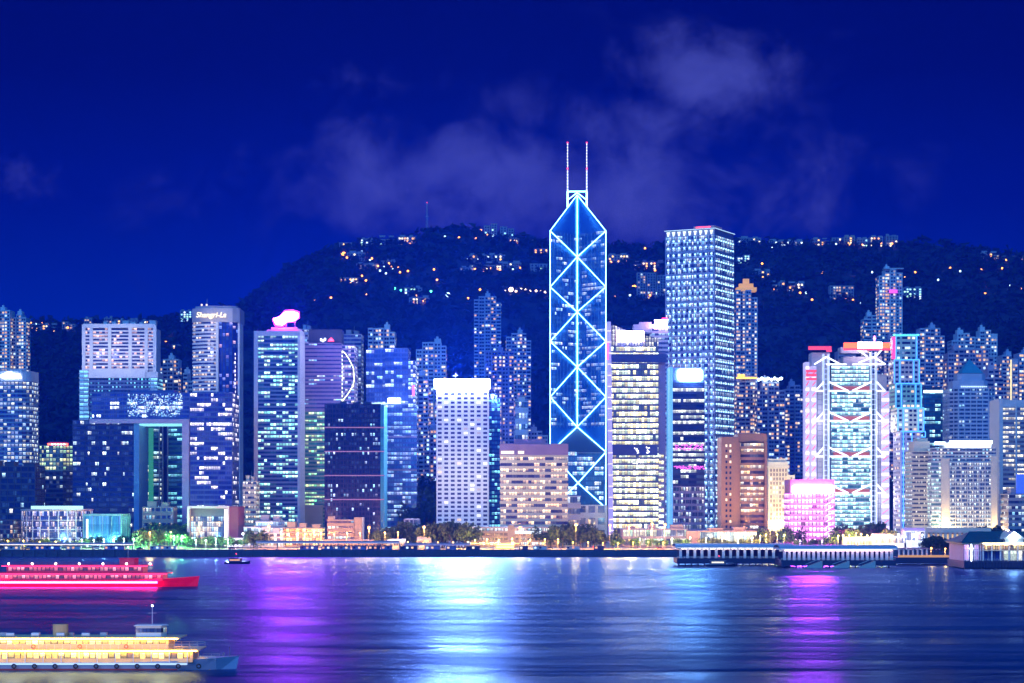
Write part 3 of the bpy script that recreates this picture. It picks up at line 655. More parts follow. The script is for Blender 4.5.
for k in range(520):
    x = rr.uniform(127, 182); y = rr.uniform(395, 417); a = t.lx(x); b = t.lz(y); s = rr.uniform(.3, .75)
    if rr.random() < .5: m.box(a, a+s*.6, -.9, -.6, b, b+s*1.8, rr.randrange(3))
    else: m.box(a, a+s*1.8, -.9, -.6, b, b+s*.6, rr.randrange(3))
o = m.build('facade_light', [glow('sparkle_cyan', (.35, .75, 1), 1.3), glow('sparkle_blue', (.15, .4, 1), 1.2), glow('sparkle_white', (.7, .9, 1), 2)], t); o['kind'] = 'stuff'
m = MB(); t.pb(m, 96, 186, 393.4, 389.5, 6, 28); t.pb(m, 99, 122, 389.3, 387, 8, 20)
m = MB()
for a, b, c in ((99, 126, 391), (128, 172, 389.5), (196, 222, 391)): m.box(t.lx(a), t.lx(b), 8, 26, t.lz(393), t.lz(c))
m.build('plant_room', gw, t)
# glass tower inside the gate
t = T('office_tower', 'green and blue lit glass tower standing inside the opening of the gate building', 'office tower', 141, 183, 424.5, 1530, 26)
banded(t, t.rect(141, 160, 0, 26), 0, t.h, 26, lit('gate_tower_windows', YEL, CYN, .38, 1.4, (.03, .18, .40), .06, .7, .4, group=3.0), mat('teal_wall', (.06, .22, .30), .4, .3), .55, .3, 2.2)
banded(t, t.rect(168, 183, 0, 26), 0, t.h, 26, lit('gate_tower_windows_right', CYN, TEA, .45, 1.0, (.03, .16, .42), .06, .6, .4, group=3.0), MATS['teal_wall'], .55, .3, 2.2, wallname='right_wall')
m = MB(); m.box(t.lx(149), t.lx(153.5), -2, -.3, 0, t.lz(428)); m.build('lift_shaft', glow('green_shaft_light', (.05, .55, .30), .55), t)
m = MB(); m.box(t.lx(161), t.lx(167.5), 2, 24, 0, t.h); m.build('recess_wall', BLUEGL, t)
m = MB()
for x in (159.5, 163, 168): m.bar((t.lx(x), -1.2, 0), (t.lx(x), -1.2, t.h), .5, n=8)
m.build('column', mat('column_grey', (.45, .48, .55)), t)
t = office('low_block', 'low beige block with rows of windows inside the gate opening', 143, 173, 508, 1425, 14, 5, lit('beige_block_windows', (1, .75, .35), CYN, .45, 1.2, (.08, .12, .3), .2, .4), BEIGE, .45, .3, 2.0, 4, .7, cat='low building', rk=2)
# framed annex at the foot of the right leg
t = T('framed_annex', 'low box-framed glass hall with a dark red flank at the foot of the gate building', 'hall', 187, 238, 506, 1372, 34)
m = MB(); fr = 1.6
m.box(t.lx(187), t.lx(229), 0, 34, t.h-1.6, t.h); m.box(t.lx(187), t.lx(187)+fr, 0, 34, 0, t.h-1.61); m.box(t.lx(229)-fr, t.lx(229), 0, 34, 0, t.h-1.61); m.build('frame', mat('annex_frame', (.62, .55, .66), .6), t)
m = MB(); m.box(t.lx(229)+.02, t.lx(238), .8, 34, 0, t.h-.4); m.build('side_wall', mat('dark_red_wall', (.20, .06, .12), .7), t)
z0, z1 = 0, t.h-1.7
ANX = lit('annex_windows', CYN, (1, .7, .3), .72, 1.5, (.1, .2, .45), .1, .3, .5)
for i in range(6):
    b = MB(); b.box(t.lx(190), t.lx(224), 5, 30, z0+(z1*.8)*i/6, z0+(z1*.8)*(i+.9)/6, cell=1.5, v0=i, v1=i+1, caps=False); b.build('window_band', ANX, t)
m = MB(); m.box(t.lx(189), t.lx(226), 6, 30, 0, z1-.02); m.build('core', mat('annex_core', (.15, .15, .25)), t)
m = MB(); m.box(t.lx(224.5), t.lx(227), -.6, .4, .3, t.h*.92); m.build('light_column', glow('annex_column_light', (1, .85, .8), 3), t)
m = MB(); m.box(t.lx(228), t.lx(243), -4, -3, .4, 6); m.build('display_panel', glow('annex_display_light', (.85, .8, 1), 2.5), t)

# small lit buildings between the annex and the magenta-signed tower
t = office('low_building', 'low cyan-lit podium building left of the magenta-signed tower base', 256, 284, 522, 1395, 24, 4, lit('podium_windows_a', CYN, WHT, .8, 1.5, (.1, .3, .5), .06), CONC, .6, .5, 2, cat='low building')
t = office('low_building', 'small cream stepped building with gold lights beside the framed hall', 243, 256, 482, 1440, 18, 13, lit('cream_step_windows', (1, .75, .35), WHT, .55, 1.5, (.2, .2, .3), .15), CREAM, .5, .4, 2, cat='low building')
t = office('low_building', 'low white frontage with glowing panel just right of the framed hall', 244, 258, 528, 1368, 14, 3, lit('white_front_windows', WHT, CYN, .9, 1.6, (.3, .3, .4), .06), WHITE, .7, .4, 2.2, cat='low building', rk=0)
t = office('low_building', 'low gold-lit frontage with shops under the purple office block', 283, 322, 529, 1375, 18, 4, lit('gold_front_windows', (1, .6, .1), YEL, .75, 1.8, (.3, .2, .1), .1), BEIGE, .6, .5, 2.2, cat='low building', rk=3)
t = office('low_building', 'low white frontage with warm lights below the magenta-signed tower', 258, 283, 534, 1366, 14, 3, lit('white_front_windows_b', WHT, (1, .7, .3), .8, 1.6, (.3, .3, .4), .08), WHITE, .6, .5, 2.2, cat='low building', rk=2)

# tower with the magenta rooftop sign
t = T('office_tower', 'tall banded tower with green-white floors carrying the glowing magenta rooftop sign', 'office tower', 254, 299.5, 331, 1500, 36)
banded(t, t.rect(258.2, 297.5, 0, 36), 0, t.lz(336), 52, lit('magenta_tower_windows', (.75, 1, .65), (.3, 1, .85), .46, 2.0, (.03, .10, .32), .08, .8, .5, group=2.0), mat('magenta_tower_band', (.16, .20, .38), .5), .55, .5, 2.2)
m = MB(); t.pb(m, 254, 258, 331, 560, -1.2, 36); t.pb(m, 297.7, 300, 331, 560, -1.2, 36); t.pb(m, 258.2, 297.5, 331, 336, -1.0, 36); m.build('side_pier', mat('lilac_pier', (.58, .56, .66), .6), t)
m = MB(); t.pb(m, 270, 296, 326.5, 331, 8, 28); t.pb(m, 266, 300, 329, 331, 5, 31); m.build('plant_room', mat('lilac_pier', ()), t)
pts = [(272.5, 318), (275, 323), (281, 324), (286, 320.5), (292, 320), (297, 317), (297, 312.5), (291, 311), (284, 311.5), (279, 316)]
pp = [(t.lx(x), t.lz(y)) for x, y in pts]
m = MB(); m.quad([(x, 6, z) for x, z in pp]); m.quad([(x, 7.5, z) for x, z in pp[::-1]])
for i in range(len(pp)): a, b = pp[i], pp[(i+1) % len(pp)]; m.quad([(b[0], 6, b[1]), (a[0], 6, a[1]), (a[0], 7.5, a[1]), (b[0], 7.5, b[1])])
m.build('rooftop_sign', glow('magenta_sign_light', (1, .03, 1), 700, True), t)
sx, sz = sum(x for x, z in pp)/len(pp), sum(z for x, z in pp)/len(pp); pq = [(sx+(x-sx)*1.13, sz+(z-sz)*1.38) for x, z in pp]
m = MB(); m.quad([(x, 7.6, z) for x, z in pq]); m.quad([(x, 8.2, z) for x, z in pq[::-1]])  # larger panel behind the sign, its glow colour imitating a red halo
for i in range(len(pq)): a, b = pq[i], pq[(i+1) % len(pq)]; m.quad([(b[0], 7.6, b[1]), (a[0], 7.6, a[1]), (a[0], 8.2, a[1]), (b[0], 8.2, b[1])])
m.build('sign_rim_glow', glow('red_sign_halo', (1, .02, .34), 1.6), t)
m = MB()
for x in (276, 285, 294): m.bar((t.lx(x), 7, t.lz(331)), (t.lx(x), 7, t.lz(320)), .35)
m.build('sign_bracket', STEEL, t)
t = office('office_tower', 'narrow pale stepped tower squeezed behind the magenta-signed tower', 300.3, 311, 330, 1580, 26, 44, lit('pale_step_windows', WHT, CYN, .12, 1.4, (.1, .14, .4), .15), mat('pale_lilac', (.52, .50, .60)), .4, .5, 3)

# purple tower with arch of lights
t = T('office_tower', 'purple-grey tower with a curved string of yellow lights down its right edge', 'office tower', 300.5, 355, 344, 1545, 34)
pw = mat('purple_cladding', (.26, .18, .36), .6)
banded(t, t.rect(300.5, 341.5, 0, 34), t.lz(411), t.h, 17, lit('purple_windows', YEL, CYN, .12, 1.5, (.10, .10, .40), .06, .5, .5, .4, 3.0), pw, .35, .3, 2.0)
banded(t, t.rect(300.5, 341.5, 0, 34), 0, t.lz(411)-1, 34, lit('green_windows', YEL, (.2, 1, .45), .42, 1.5, (.05, .30, .25), .06, .8, .5, .4, 3.0), mat('green_tinted_cladding', (.20, .26, .24), .6), .5, .3, 2.0, wallname='lower_wall')
banded(t, t.rect(341.8, 354, 1, 34), 0, t.lz(346), 50, lit('arch_side_windows', YEL, (.4, .6, 1), .42, 1.2, (.08, .14, .45), .1, .5, .4), pw, .6, .4, 2.4, wallname='side_wall')
pts = [(342.5, 351), (345, 353), (349, 359), (353.5, 368), (354.3, 380), (353, 386), (348, 394), (342.5, 401)]
m = MB()
for a, b in zip(pts, pts[1:]): m.bar((t.lx(a[0]), -.9, t.lz(a[1])), (t.lx(b[0]), -.9, t.lz(b[1])), .42)
for k in range(13): m.bar((t.lx(342.2), -.9, t.lz(351+k*4)), (t.lx(342.2), -.9, t.lz(353.2+k*4)), .35)
m.build('light_string', glow('yellow_string_light', (.95, 1, .45), 3), t)
m = MB(); t.pb(m, 308, 341, 329, 343.9, 3, 26); m.build('plant_room', mat('lilac_screen', (.05, .05, .09), .6), t)
m = MB(); m.quad([(t.lx(x), 2.6, t.lz(y)) for x, y in ((327.5, 341), (334, 341), (330.8, 337.3))]); m.quad([(t.lx(x), 2.2, t.lz(y)) for x, y in ((328.3, 340.7), (333.2, 340.7), (330.8, 337.9))]); m.build('red_emblem', glow('red_emblem_light', (1, .05, .12), 6), t)
m = MB()
for a, b in ((320, 339.5), (322, 340.5), (324, 339)): m.box(t.lx(a), t.lx(a+1.4), 2.2, 2.9, t.lz(b+1), t.lz(b-1))
m.build('white_emblem', N_WHITE, t)
m = MB(); t.pb(m, 299.5, 323, 505, 560, -5, -.5); m.build('podium', mat('gold_podium', (.40, .32, .25)), t)
office('office_tower', 'slim grey-blue tower behind the string of yellow lights', 343, 361, 335, 1640, 26, 52, lit('slim_blue_windows', CYN, WHT, .2, 1.0, (.08, .14, .45), .12, .4, .5), GREY, .6, .3, 2.4)

# dark tower with pink lines
t = T('office_tower', 'wide dark blue tower crossed by four thin pink light lines', 'office tower', 325, 384, 405, 1425, 38)
banded(t, rect(-t.w/2, t.w/2-2.5, 0, 38), 0, t.h, 30, lit('dark_tower_windows', CYN, (.6, .7, 1), .05, 1.5, (.01, .035, .16), .18, .35, .35, .5), mat('dark_blue_cladding', (.012, .02, .08), .3, .4), .6, .12, 1.8, 2.6, .25)
m = MB(); m.box(t.w/2-2.4, t.w/2, -.3, 38, 0, t.h); m.build('side_fin', mat('teal_fin', (.05, .30, .42), .3, .2), t)
for y in (427.5, 451.5, 475.5, 499.5):
    m = MB(); m.box(-t.w/2-.4, t.w/2+.4, -.9, -.45, t.lz(y+.5), t.lz(y-.5)); m.build('light_strip', glow('pink_strip_light', (.55, .22, .50), .7), t)
roofkit(t, -t.w/2+8, t.w/2-8, 6, 30, t.h+.8, random.Random(3), DARK, 3, 3)

# blue glass pair with white roof sign
t = T('office_tower', 'stepped pale blue glass tower with a small white sign halfway up its front', 'office tower', 366, 409, 349, 1610, 34)
gs = mat('blue_haze_glass', (.14, .22, .55), .25, .5)
LP = lit('blue_pair_windows', CYN, WHT, .16, 1.1, (.10, .22, .75), .05, .4, .4, .5, 3.0)
banded(t, t.rect(366, 385, 2, 34), 0, t.lz(350), 44, LP, gs, .7, .2, 2.2)
banded(t, t.rect(385.3, 408, 0, 34), 0, t.h, 44, LP, gs, .7, .2, 2.2, wallname='middle_wall')
banded(t, t.rect(408.3, 415, 3, 34), 0, t.lz(361), 42, lit('bright_edge_windows', CYN, WHT, .6, 1.6, (.15, .3, .8), .05, .4, .4), gs, .7, .3, 1.6, wallname='edge_wall')
banded(t, t.rect(386, 417, -7, -.5), 0, t.lz(409), 30, lit('lower_pair_windows', CYN, (.7, .8, 1), .42, .9, (.12, .34, .75), .05, .4, .4, .5, 3.0), gs, .6, .3, 2.2, wallname='lower_wall')
m = MB(); m.box(t.lx(388.5), t.lx(401), -8.3, -7, t.lz(403.8), t.lz(398.5)); m.build('sign_panel', N_WHITE, t)
m = MB(); m.box(t.lx(366), t.lx(388), -2, -1, t.lz(404.5), t.lz(403)); m.build('light_strip', glow('pair_strip_light', (.5, .8, 1), 2), t)
m = MB(); m.box(t.lx(412), t.lx(414.5), 1, 2.4, t.lz(396), t.lz(385)); m.build('pink_sign', glow('pink_sign_light', (1, .15, .45), 2), t)
for z_ in (437, 470):
    m = MB(); t.pb(m, 385, 417.5, z_-1, z_+1, -7.6, -7.1); m.build('ledge', mat('mauve_ledge', (.42, .30, .45)), t)
# residential pair on the slope behind
def resid(label, x0, x1, yt, Y, nf, frac, wall, seed, d=22, bays=5, zb=None, group='apartment towers on the lower slope', ww=1.8, mats=None, weights=None, cols=2, name='apartment_tower'):
    zb = H(wx((x0+x1)/2, Y), Y)-1 if zb is None else zb
    t = T(name, label, 'apartment tower', x0, x1, yt, Y, d, zb, group)
    residential(t, nf, frac, wall, seed, bays, ww, mats, weights, cols=cols); return t
RB = mat('blue_grey_render', (.48, .52, .66), .8); RP = mat('pink_render', (.62, .44, .54), .8); RW = mat('white_render', (.76, .74, .78), .8); RD = mat('dull_render', (.36, .38, .54), .8)
resid('white slab of flats with a lit central stair above the blue glass tower', 368, 395, 329, 1950, 26, .22, RW, 3)
resid('short white block of flats on the slope left of the white hotel sign', 416, 446, 343, 2050, 24, .30, RW, 9, bays=5)
resid('slim lilac block of flats between the blue glass tower and the dark trees', 414, 428, 376, 1800, 34, .35, RB, 12, bays=3)
resid('low dim block of flats with scattered blue lights above the dark trees', 424, 437, 430, 1750, 10, .30, RD, 14, bays=2, mats=[HC[0], WL[3], WL[1]])
# ================================================================== CENTRE
# white tower with punched windows
t = T('punched_window_tower', 'white tower of evenly punched windows under a blinding white rooftop sign band', 'office tower', 436.5, 488.5, 389, 1480, 38)
m = MB(); m.box(-t.w/2, t.w/2, 0, 38, 0, t.h)
cw = t.w/8; fh = (t.h-5)/34.0
for i in range(9):
    c = -t.w/2+cw*i; m.box(max(-t.w/2, c-.9), min(t.w/2, c+.9), -.7, -.001, 0, t.h)
m.build('wall', mat('white_tower_wall', (.74, .74, .78), .7), t)
m = MB()
for j in range(35): z = 3+j*fh; m.box(-t.w/2+.01, t.w/2-.01, -.5, -.002, z-.9*.8, z+.72)
m.build('spandrel', MATS['white_tower_wall'], t)
sp = []
for j in range(34):
    for i in range(8): sp.append((-t.w/2+cw*(i+.5), -.16, 3+j*fh+.75, 0))
windows(t, sp, cw*.60, fh*.52, .10, random.Random(6), [WL[2], WL[0], glow('window_light_white', (1, .95, .9), 2.0), WL[4]], [4, 2, 4, 2], dark=mat('dark_violet_glass', (.03, .03, .10), .4))
m = MB(); m.box(-t.w/2-.6, t.w/2+.6, -1.2, 38.5, t.h, t.h+1.2); m.box(-t.w/2+2, t.w/2-2, 2, 36, t.h+1.2, t.lz(379)); m.build('roof', CONC, t)
m = MB(); m.box(t.lx(434.5), t.lx(489.8), -1.6, -.2, t.lz(388.6), t.lz(379.5)); [unseen_wash(t, t.lx(x), -45, t.lz(470), 70000, (.85, .9, 1)) for x in (445, 463, 481)]
m.build('rooftop_sign', glow('blinding_sign_light', (.48, .58, 1), 1300, True), t)
m = MB(); m.bar((t.lx(455), 15, t.lz(379)), (t.lx(455), 15, t.lz(372)), .5); m.bar((t.lx(452), 15, t.lz(374.5)), (t.lx(458), 15, t.lz(374)), .4); m.build('antenna', STEEL, t)
m = MB()
for k in range(26): m.box(-t.w/2+t.w*k/26+.3, -t.w/2+t.w*(k+1)/26-.3, -2, -1, .2, 5)
m.build('podium', mat('podium_pale', (.45, .5, .6)), t)

resid('tall blue tower of flats left of the neon-edged tower, tallest of its cluster', 474, 501, 297, 2250, 62, .16, RB, 21, d=24, bays=5, ww=2.2, cols=2)
resid('lilac tower of flats in front of the tall blue one, beside the white rooftop sign', 485, 514, 352, 2000, 50, .28, mat('violet_render', (.34, .32, .56), .8), 22, bays=5)
resid('slim tower of flats with a lit stepped crown left of the neon-edged tower', 506, 531, 334, 2100, 54, .32, RB, 23, bays=5, ww=2)
resid('low lilac flats just above the banded mid-rise block', 514, 548, 432, 1900, 9, .25, RB, 24, bays=6)
t = office('office_tower', 'dark teal glass block glimpsed right of the white punched-window tower', 489, 500, 400, 1560, 24, 34, lit('teal_gap_windows', TEA, CYN, .32, 1.2, (.03, .2, .4), .08, .5, .5), NAVY, .6, .2, 2.4)
t = office('office_tower', 'small lit white block of flats between the lilac towers', 515.5, 528, 402, 1880, 16, 12, lit('lit_white_block_windows', WHT, CYN, .7, 1.1, (.2, .3, .4), .15), RW, .5, .4, 3, cat='apartment block', rk=1)

# brown banded mid-rise
t = office('banded_block', 'brown-white banded mid-rise with warm lit ribbons in front of the neon-edged tower', 501, 567, 445.5, 1440, 32, 17, lit('ribbon_windows', (1, .88, .55), (1, .62, .28), .62, 1.5, (.10, .08, .20), .06, .5, .5, .3, 2.0), mat('pink_white_band', (.66, .58, .42), .7), .52, .8, 1.9, rk=0, cat='office block')
m = MB(); m.box(-t.w/2, t.w/2, 0, 32, t.h+.81, t.h+1.3); m.box(t.lx(514), t.lx(546), 6, 24, t.h+1.3, t.h+4.5); m.build('roof', PINKST, t)
m = MB(); m.box(-t.w/2-.9, t.w/2+.9, -1.3, 32.3, t.lz(455), t.h+.9); m.build('attic_wall', mat('mauve_attic', (.34, .22, .32)), t)
m = MB(); m.box(-t.w/2, -t.w/2+9, -1.7, -1.31, t.lz(455)+.8, t.lz(455)+2.8); m.box(t.lx(518), t.lx(524), -1.7, -1.31, t.lz(455)+.8, t.lz(455)+2.8); m.build('attic_window', WL[2], t)
def grid_low(name, label, x0, x1, yt, Y, d, nf, wall, wm, cell=2.4, p=.6, ratio=.55, fins=2.4, finw=.5, rk=0, cat='low building'):
    t = T(name, label, cat, x0, x1, yt, Y, d); banded(t, rect(-t.w/2, t.w/2, 0, d), 0, t.h, nf, wm, wall, ratio, p, cell, fins, finw)
    if rk: roofkit(t, -t.w/2+1, t.w/2-1, 0, d, t.h+.8, random.Random(int(x0)), wall, rk, 2.5, False)
    return t
pkw = mat('pink_grey_frame', (.42, .32, .26), .8)
t = grid_low('parking_block', 'left long pink-grey parking block of three open floors with white lights', 472, 508, 528.5, 1372, 30, 4, pkw, lit('parking_lights', (1, .9, .75), CYN, .55, 1.3, (.12, .09, .14), .12, .8, .4, .2, 2.0), fins=2.9)
m = MB(); m.box(t.w/2+.01, t.w/2+4.4, -1.4, 30, 0, t.h+2.2); m.build('stair_tower', pkw, t)
t = grid_low('parking_block', 'right long pink-grey parking block of open floors with a bright top row', 514, 556, 528.5, 1372, 30, 4, pkw, bpy.data.materials['parking_lights'], fins=2.9)
m = MB(); m.box(t.lx(515), t.lx(541), -1.2, -.75, t.h-3.4, t.h-1.6); m.build('light_strip', glow('parking_strip_light', (.75, .9, 1), 1.6), t)
t = grid_low('low_building', 'pink-grey low block with gridded windows left of the street trees', 322, 358, 541, 1352, 16, 2, pkw, lit('pink_low_windows', (1, .7, .5), CYN, .3, .9, (.1, .1, .2), .15), fins=2.4)
t = grid_low('low_building', 'pink-grey four-storey block with a stair tower at the foot of the dark tower', 328, 354, 521, 1372, 18, 5, pkw, lit('pink_mid_windows', (.7, 1, .85), CYN, .22, 1.2, (.1, .1, .25), .12, .4, .4, .3, 3.0), ratio=.42, fins=0)
m = MB(); m.box(t.w/2+.05, t.w/2+5.5, -.6, 18, 0, t.h+2.4); m.box(-t.w/2, -t.w/2+4, -.9, 8, t.h+.9, t.h+3); m.build('stair_tower', pkw, t)
t = grid_low('low_building', 'pink-grey low wing with gridded windows right of the four-storey block', 354, 387, 541, 1349, 16, 2, pkw, bpy.data.materials['pink_low_windows'], fins=2.4)
t = grid_low('low_building', 'small blue-grey block with a lit corner at the foot of the blue glass tower', 405, 418, 520, 1400, 16, 4, mat('blue_grey_wall', (.35, .38, .50)), lit('blue_grey_windows', (1, .9, .8), CYN, .2, 1, (.25, .3, .5), .1), ratio=.6, fins=3)

# ------------------------------------------------------------------ the neon-edged tower
t = T('faceted_tower', 'tall faceted glass tower outlined in cyan neon crosses with twin white masts', 'skyscraper', 550.5, 605.5, 195, 1800, 48)
A = t.w/2; D = 2*A; Oy = A
def lzo(py): return wz(py, t.Y+Oy)-GZ
zs = t.lz(230.5); zt = lzo(195.5); zn = t.lz(452); zno = lzo(428)
mg = mat('faceted_tower_glass', (.05, .24, .60), .25, .7); mgr = mat('sloping_glass_roof', (.01, .03, .09), .5)
fw = lit('faceted_tower_windows', WHT, CYN, .20, 1.3, (.05, .28, .72), .05, .45, .5, .6, 4.0)
fw2 = lit('faceted_tower_low_windows', WHT, CYN, .26, 1.6, (.03, .20, .50), .05, .7, .5, .5, 4.0)
fwr = lit('faceted_tower_bright_windows', WHT, (.3, .6, 1), .40, .7, (.04, .24, .62), .05, .5, .5, .6, 3.0)
low = [(-A, 0), (A, 0), (A, D), (-A, D)]; up = [(-A, 0), (0, Oy), (A, 0), (A, D), (-A, D)]
m = MB(); m.prism(low, 0, zn)
m.quad([(-A, 0, zn), (A, 0, zn), (0, Oy, zno)], 1)                      # sloping roof of the cut-away quarter
m.prism([(x*.995, Oy+(y-Oy)*.995) for x, y in up], zn, zs)
m.quad([(-A, 0, zs), (0, Oy, zs), (0, Oy, zt)]); m.quad([(0, Oy, zs), (A, 0, zs), (0, Oy, zt)])
m.quad([(A, 0, zs), (A, D, zs), (0, Oy, zt)]); m.quad([(A, D, zs), (-A, D, zs), (0, Oy, zt)]); m.quad([(-A, D, zs), (-A, 0, zs), (0, Oy, zt)])
m.build('glass_body', [mg, mgr], t)
nf = 17; fh = zn/nf
for i in range(nf):
    b = MB(); b.prism(offset(low, .15), i*fh+fh*.3, (i+1)*fh-.1, cell=1.9, v0=i, v1=i+1, caps=False); b.build('window_band', fw2, t)
nf = 52; fh = (zs-zn)/nf
for i in range(nf):
    z = zn+i*fh
    k = 0.0 if z > zno else (z-zn)/(zno-zn)
    pl = up if z > zno else [(-A, 0), (-A*(1-k), Oy*k), (A*(1-k), Oy*k), (A, 0), (A, D), (-A, D)] if k > .02 else up
    b = MB(); q = offset(up, .12)
    if z < zno-fh*0 and k < 1:
        continue
    b.prism(q[:2]+[(q[1][0], q[1][1]+.01)], z+fh*.35, z+fh-.1, cell=1.9, v0=i, v1=i+1, caps=False)
    b = MB()
    u = 0
    for j, (P_, Q_) in enumerate(zip(q, q[1:]+q[:1])):
        L = math.hypot(Q_[0]-P_[0], Q_[1]-P_[1]); kk = round(L/1.9)
        b.quad([(P_[0], P_[1], z+fh*.35), (Q_[0], Q_[1], z+fh*.35), (Q_[0], Q_[1], z+fh-.1), (P_[0], P_[1], z+fh-.1)], 1 if j == 1 else 0, [(u, i), (u+kk, i), (u+kk, i+1), (u, i+1)]); u += kk
    b.build('window_band', [fw, fwr], t)
m = MB()
for k in range(1, 8):      # mullion lines
    for s in (-1, 1): x = s*A*k/8; y = Oy*(1-k/8); m.box(x-.12, x+.12, y-.4, y-.1, zno if k < 99 else 0, zs-1)
m.build('mullion', mat('mullion_steel', (.12, .3, .5), .4, .5), t)
# neon: edges at the front corners, the inner spine, crosses
pe = .7; Eo = (0, Oy)
def L_(side, py): return (side*(A+.3), -.5, t.lz(py))
def C_(py): return (0, Oy-1.0, lzo(py))
tubes = [(L_(-1, 231), C_(195)), (L_(1, 231), C_(195)), (L_(-1, 231), L_(-1, 445)), (L_(1, 231), L_(1, 535)), (C_(195), C_(428))]
zz = [(231, 257), (287, 257), (287, 312), (341.5, 312), (341.5, 367), (397, 367), (397, 427)]
for e, c in zz:
    for s in (-1, 1): tubes.append((L_(s, e), C_(c)))
cf = (0, -.7, t.lz(483))
for s in (-1, 1): tubes.append((L_(s, 452), C_(427)))
tubes += [((-A-.3, -.7, t.lz(452)), cf), ((A+.3, -.7, t.lz(452)), cf), ((-A-.3, -.7, t.lz(511)), cf), ((A+.3, -.7, t.lz(508)), cf)]
for a, b in tubes:
    m = MB(); m.bar(a, b, .38, n=6); m.build('neon_tube', N_CYAN, t)
m = MB(); m.prism(offset(low, 1.0), zn-1, zn-.4); m.build('ledge', STEEL, t)
zr = lzo(191.5)
m = MB()
for s in (-1, 1):
    x = s*8.4
    m.bar((x, Oy, lzo(207)), (x, Oy, zr), .8, n=6); m.bar((x, Oy, lzo(200)), (0, Oy, zr-1), .5)
m.bar((-8.4, Oy, zr), (8.4, Oy, zr), .7); m.build('mast_frame', N_CYAN, t)
for s in (-1, 1):
    x = s*8.4; m = MB(); z1 = wz(143, t.Y+Oy)-GZ; z = zr
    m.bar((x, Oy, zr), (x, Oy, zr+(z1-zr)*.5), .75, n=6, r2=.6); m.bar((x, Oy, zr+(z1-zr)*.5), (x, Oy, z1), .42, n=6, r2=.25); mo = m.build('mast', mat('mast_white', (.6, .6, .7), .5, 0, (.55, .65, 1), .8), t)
    for k in range(16):
        q = MB(); zk = zr+(z1-zr)*(k+.5)/16; q.ball((x, Oy-.9, zk), .5, 0, 6, 4); q.build('mast_light', glow('mast_lamp_light', (.8, .85, 1), 5), mo)
    q = MB(); q.ball((x, Oy-.9, zr+(z1-zr)*.47), .8); q.ball((x, Oy, z1+.3), .7); q.build('beacon', N_RED, mo)
# low white building at its foot
t = grid_low('low_building', 'white low building with square windows at the foot of the neon-edged tower', 568, 606, 506, 1540, 20, 3, WHITE, lit('white_low_windows', CYN, (.5, .6, .9), .4, .7, (.2, .3, .5), .15), cell=7, ratio=.55, fins=8, finw=2)
t = grid_low('low_building', 'white stepped low building left of the one with square windows', 567.5, 580, 497, 1500, 18, 4, WHITE, lit('white_step_windows', CYN, WHT, .3, .8, (.3, .4, .6), .1), ratio=.5, fins=0)

# ------------------------------------------------------------------ yellow-lit tower with slanted top
t = T('office_tower', 'yellow-lit banded tower with a slanting roof, white sign panel and lilac side fin', 'office tower', 611, 658, 340, 1490, 32)
YW = lit('yellow_windows', (1, .80, .28), (.80, 1, .70), .96, 2.3, (.15, .15, .2), .05, .25, .5, .3, 1.0)
banded(t, t.rect(611, 658, 0, 32), t.lz(530), t.lz(347), 31, YW, mat('dark_band', (.10, .10, .22), .5), .68, .6, 2.0, 0)
m = MB(); t.pb(m, 612, 657.5, 530, 560, 3, 32); m.build('lobby', mat('lobby_dark', (.2, .14, .2)), t)
m = MB(); pts = [(611, 347), (658.5, 347), (658.5, 338), (636, 334), (612, 324.5)]
pp = [(t.lx(x), t.lz(y)) for x, y in pts]
m.quad([(x, 0, z) for x, z in pp], 0, [(x/2, z/3) for x, z in pp]); m.quad([(x, 32, z) for x, z in pp[::-1]])
for i in range(1, len(pp)): a, b = pp[i], pp[(i+1) % len(pp)]; m.quad([(a[0], 0, a[1]), (a[0], 32, a[1]), (b[0], 32, b[1]), (b[0], 0, b[1])], 1)
m.build('slanted_crown', [lit('crown_windows', (1, .95, .6), WHT, .95, 1.0, (.2, .2, .3), .15), CONC], t)
m = MB(); m.box(t.lx(617), t.lx(643.5), -1.4, -.2, t.lz(341.5), t.lz(331.5)); m.build('sign_panel', glow('white_pink_sign_light', (.85, .75, 1), 110, True), t)
m = MB(); m.box(t.lx(616.3), t.lx(617)-.02, -1.5, -.2, t.lz(342.2), t.lz(331)); m.box(t.lx(643.5)+.02, t.lx(644.2), -1.5, -.2, t.lz(342.2), t.lz(331)); m.build('sign_rim_glow', glow('pink_edge_light', (1, .1, .5), 4), t)
for y0, y1, x0_, x1_ in ((354, 362.5, 611, 666), (444.5, 455.5, 611, 657)):
    m = MB(); m.box(t.lx(x0_)-.7, t.lx(x1_)+.5, -1.0, -.62, t.lz(y1), t.lz(y0)); m.build('dark_floor', mat('blue_louvre', (.05, .07, .22), .5), t)
m = MB(); m.box(t.lx(658.3), t.lx(665.6), 1.5, 32, 0, t.lz(352)); m.build('service_core', mat('mauve_core', (.24, .17, .34), .7), t)
for i in range(13):
    b = MB(); z = t.lz(530)+i*4.3*1.0; b.box(t.lx(658.6), t.lx(664), 1.0, 1.45, z, z+2.2, cell=1.6, v0=i, v1=i+1, caps=False); b.build('window_band', YW, t)
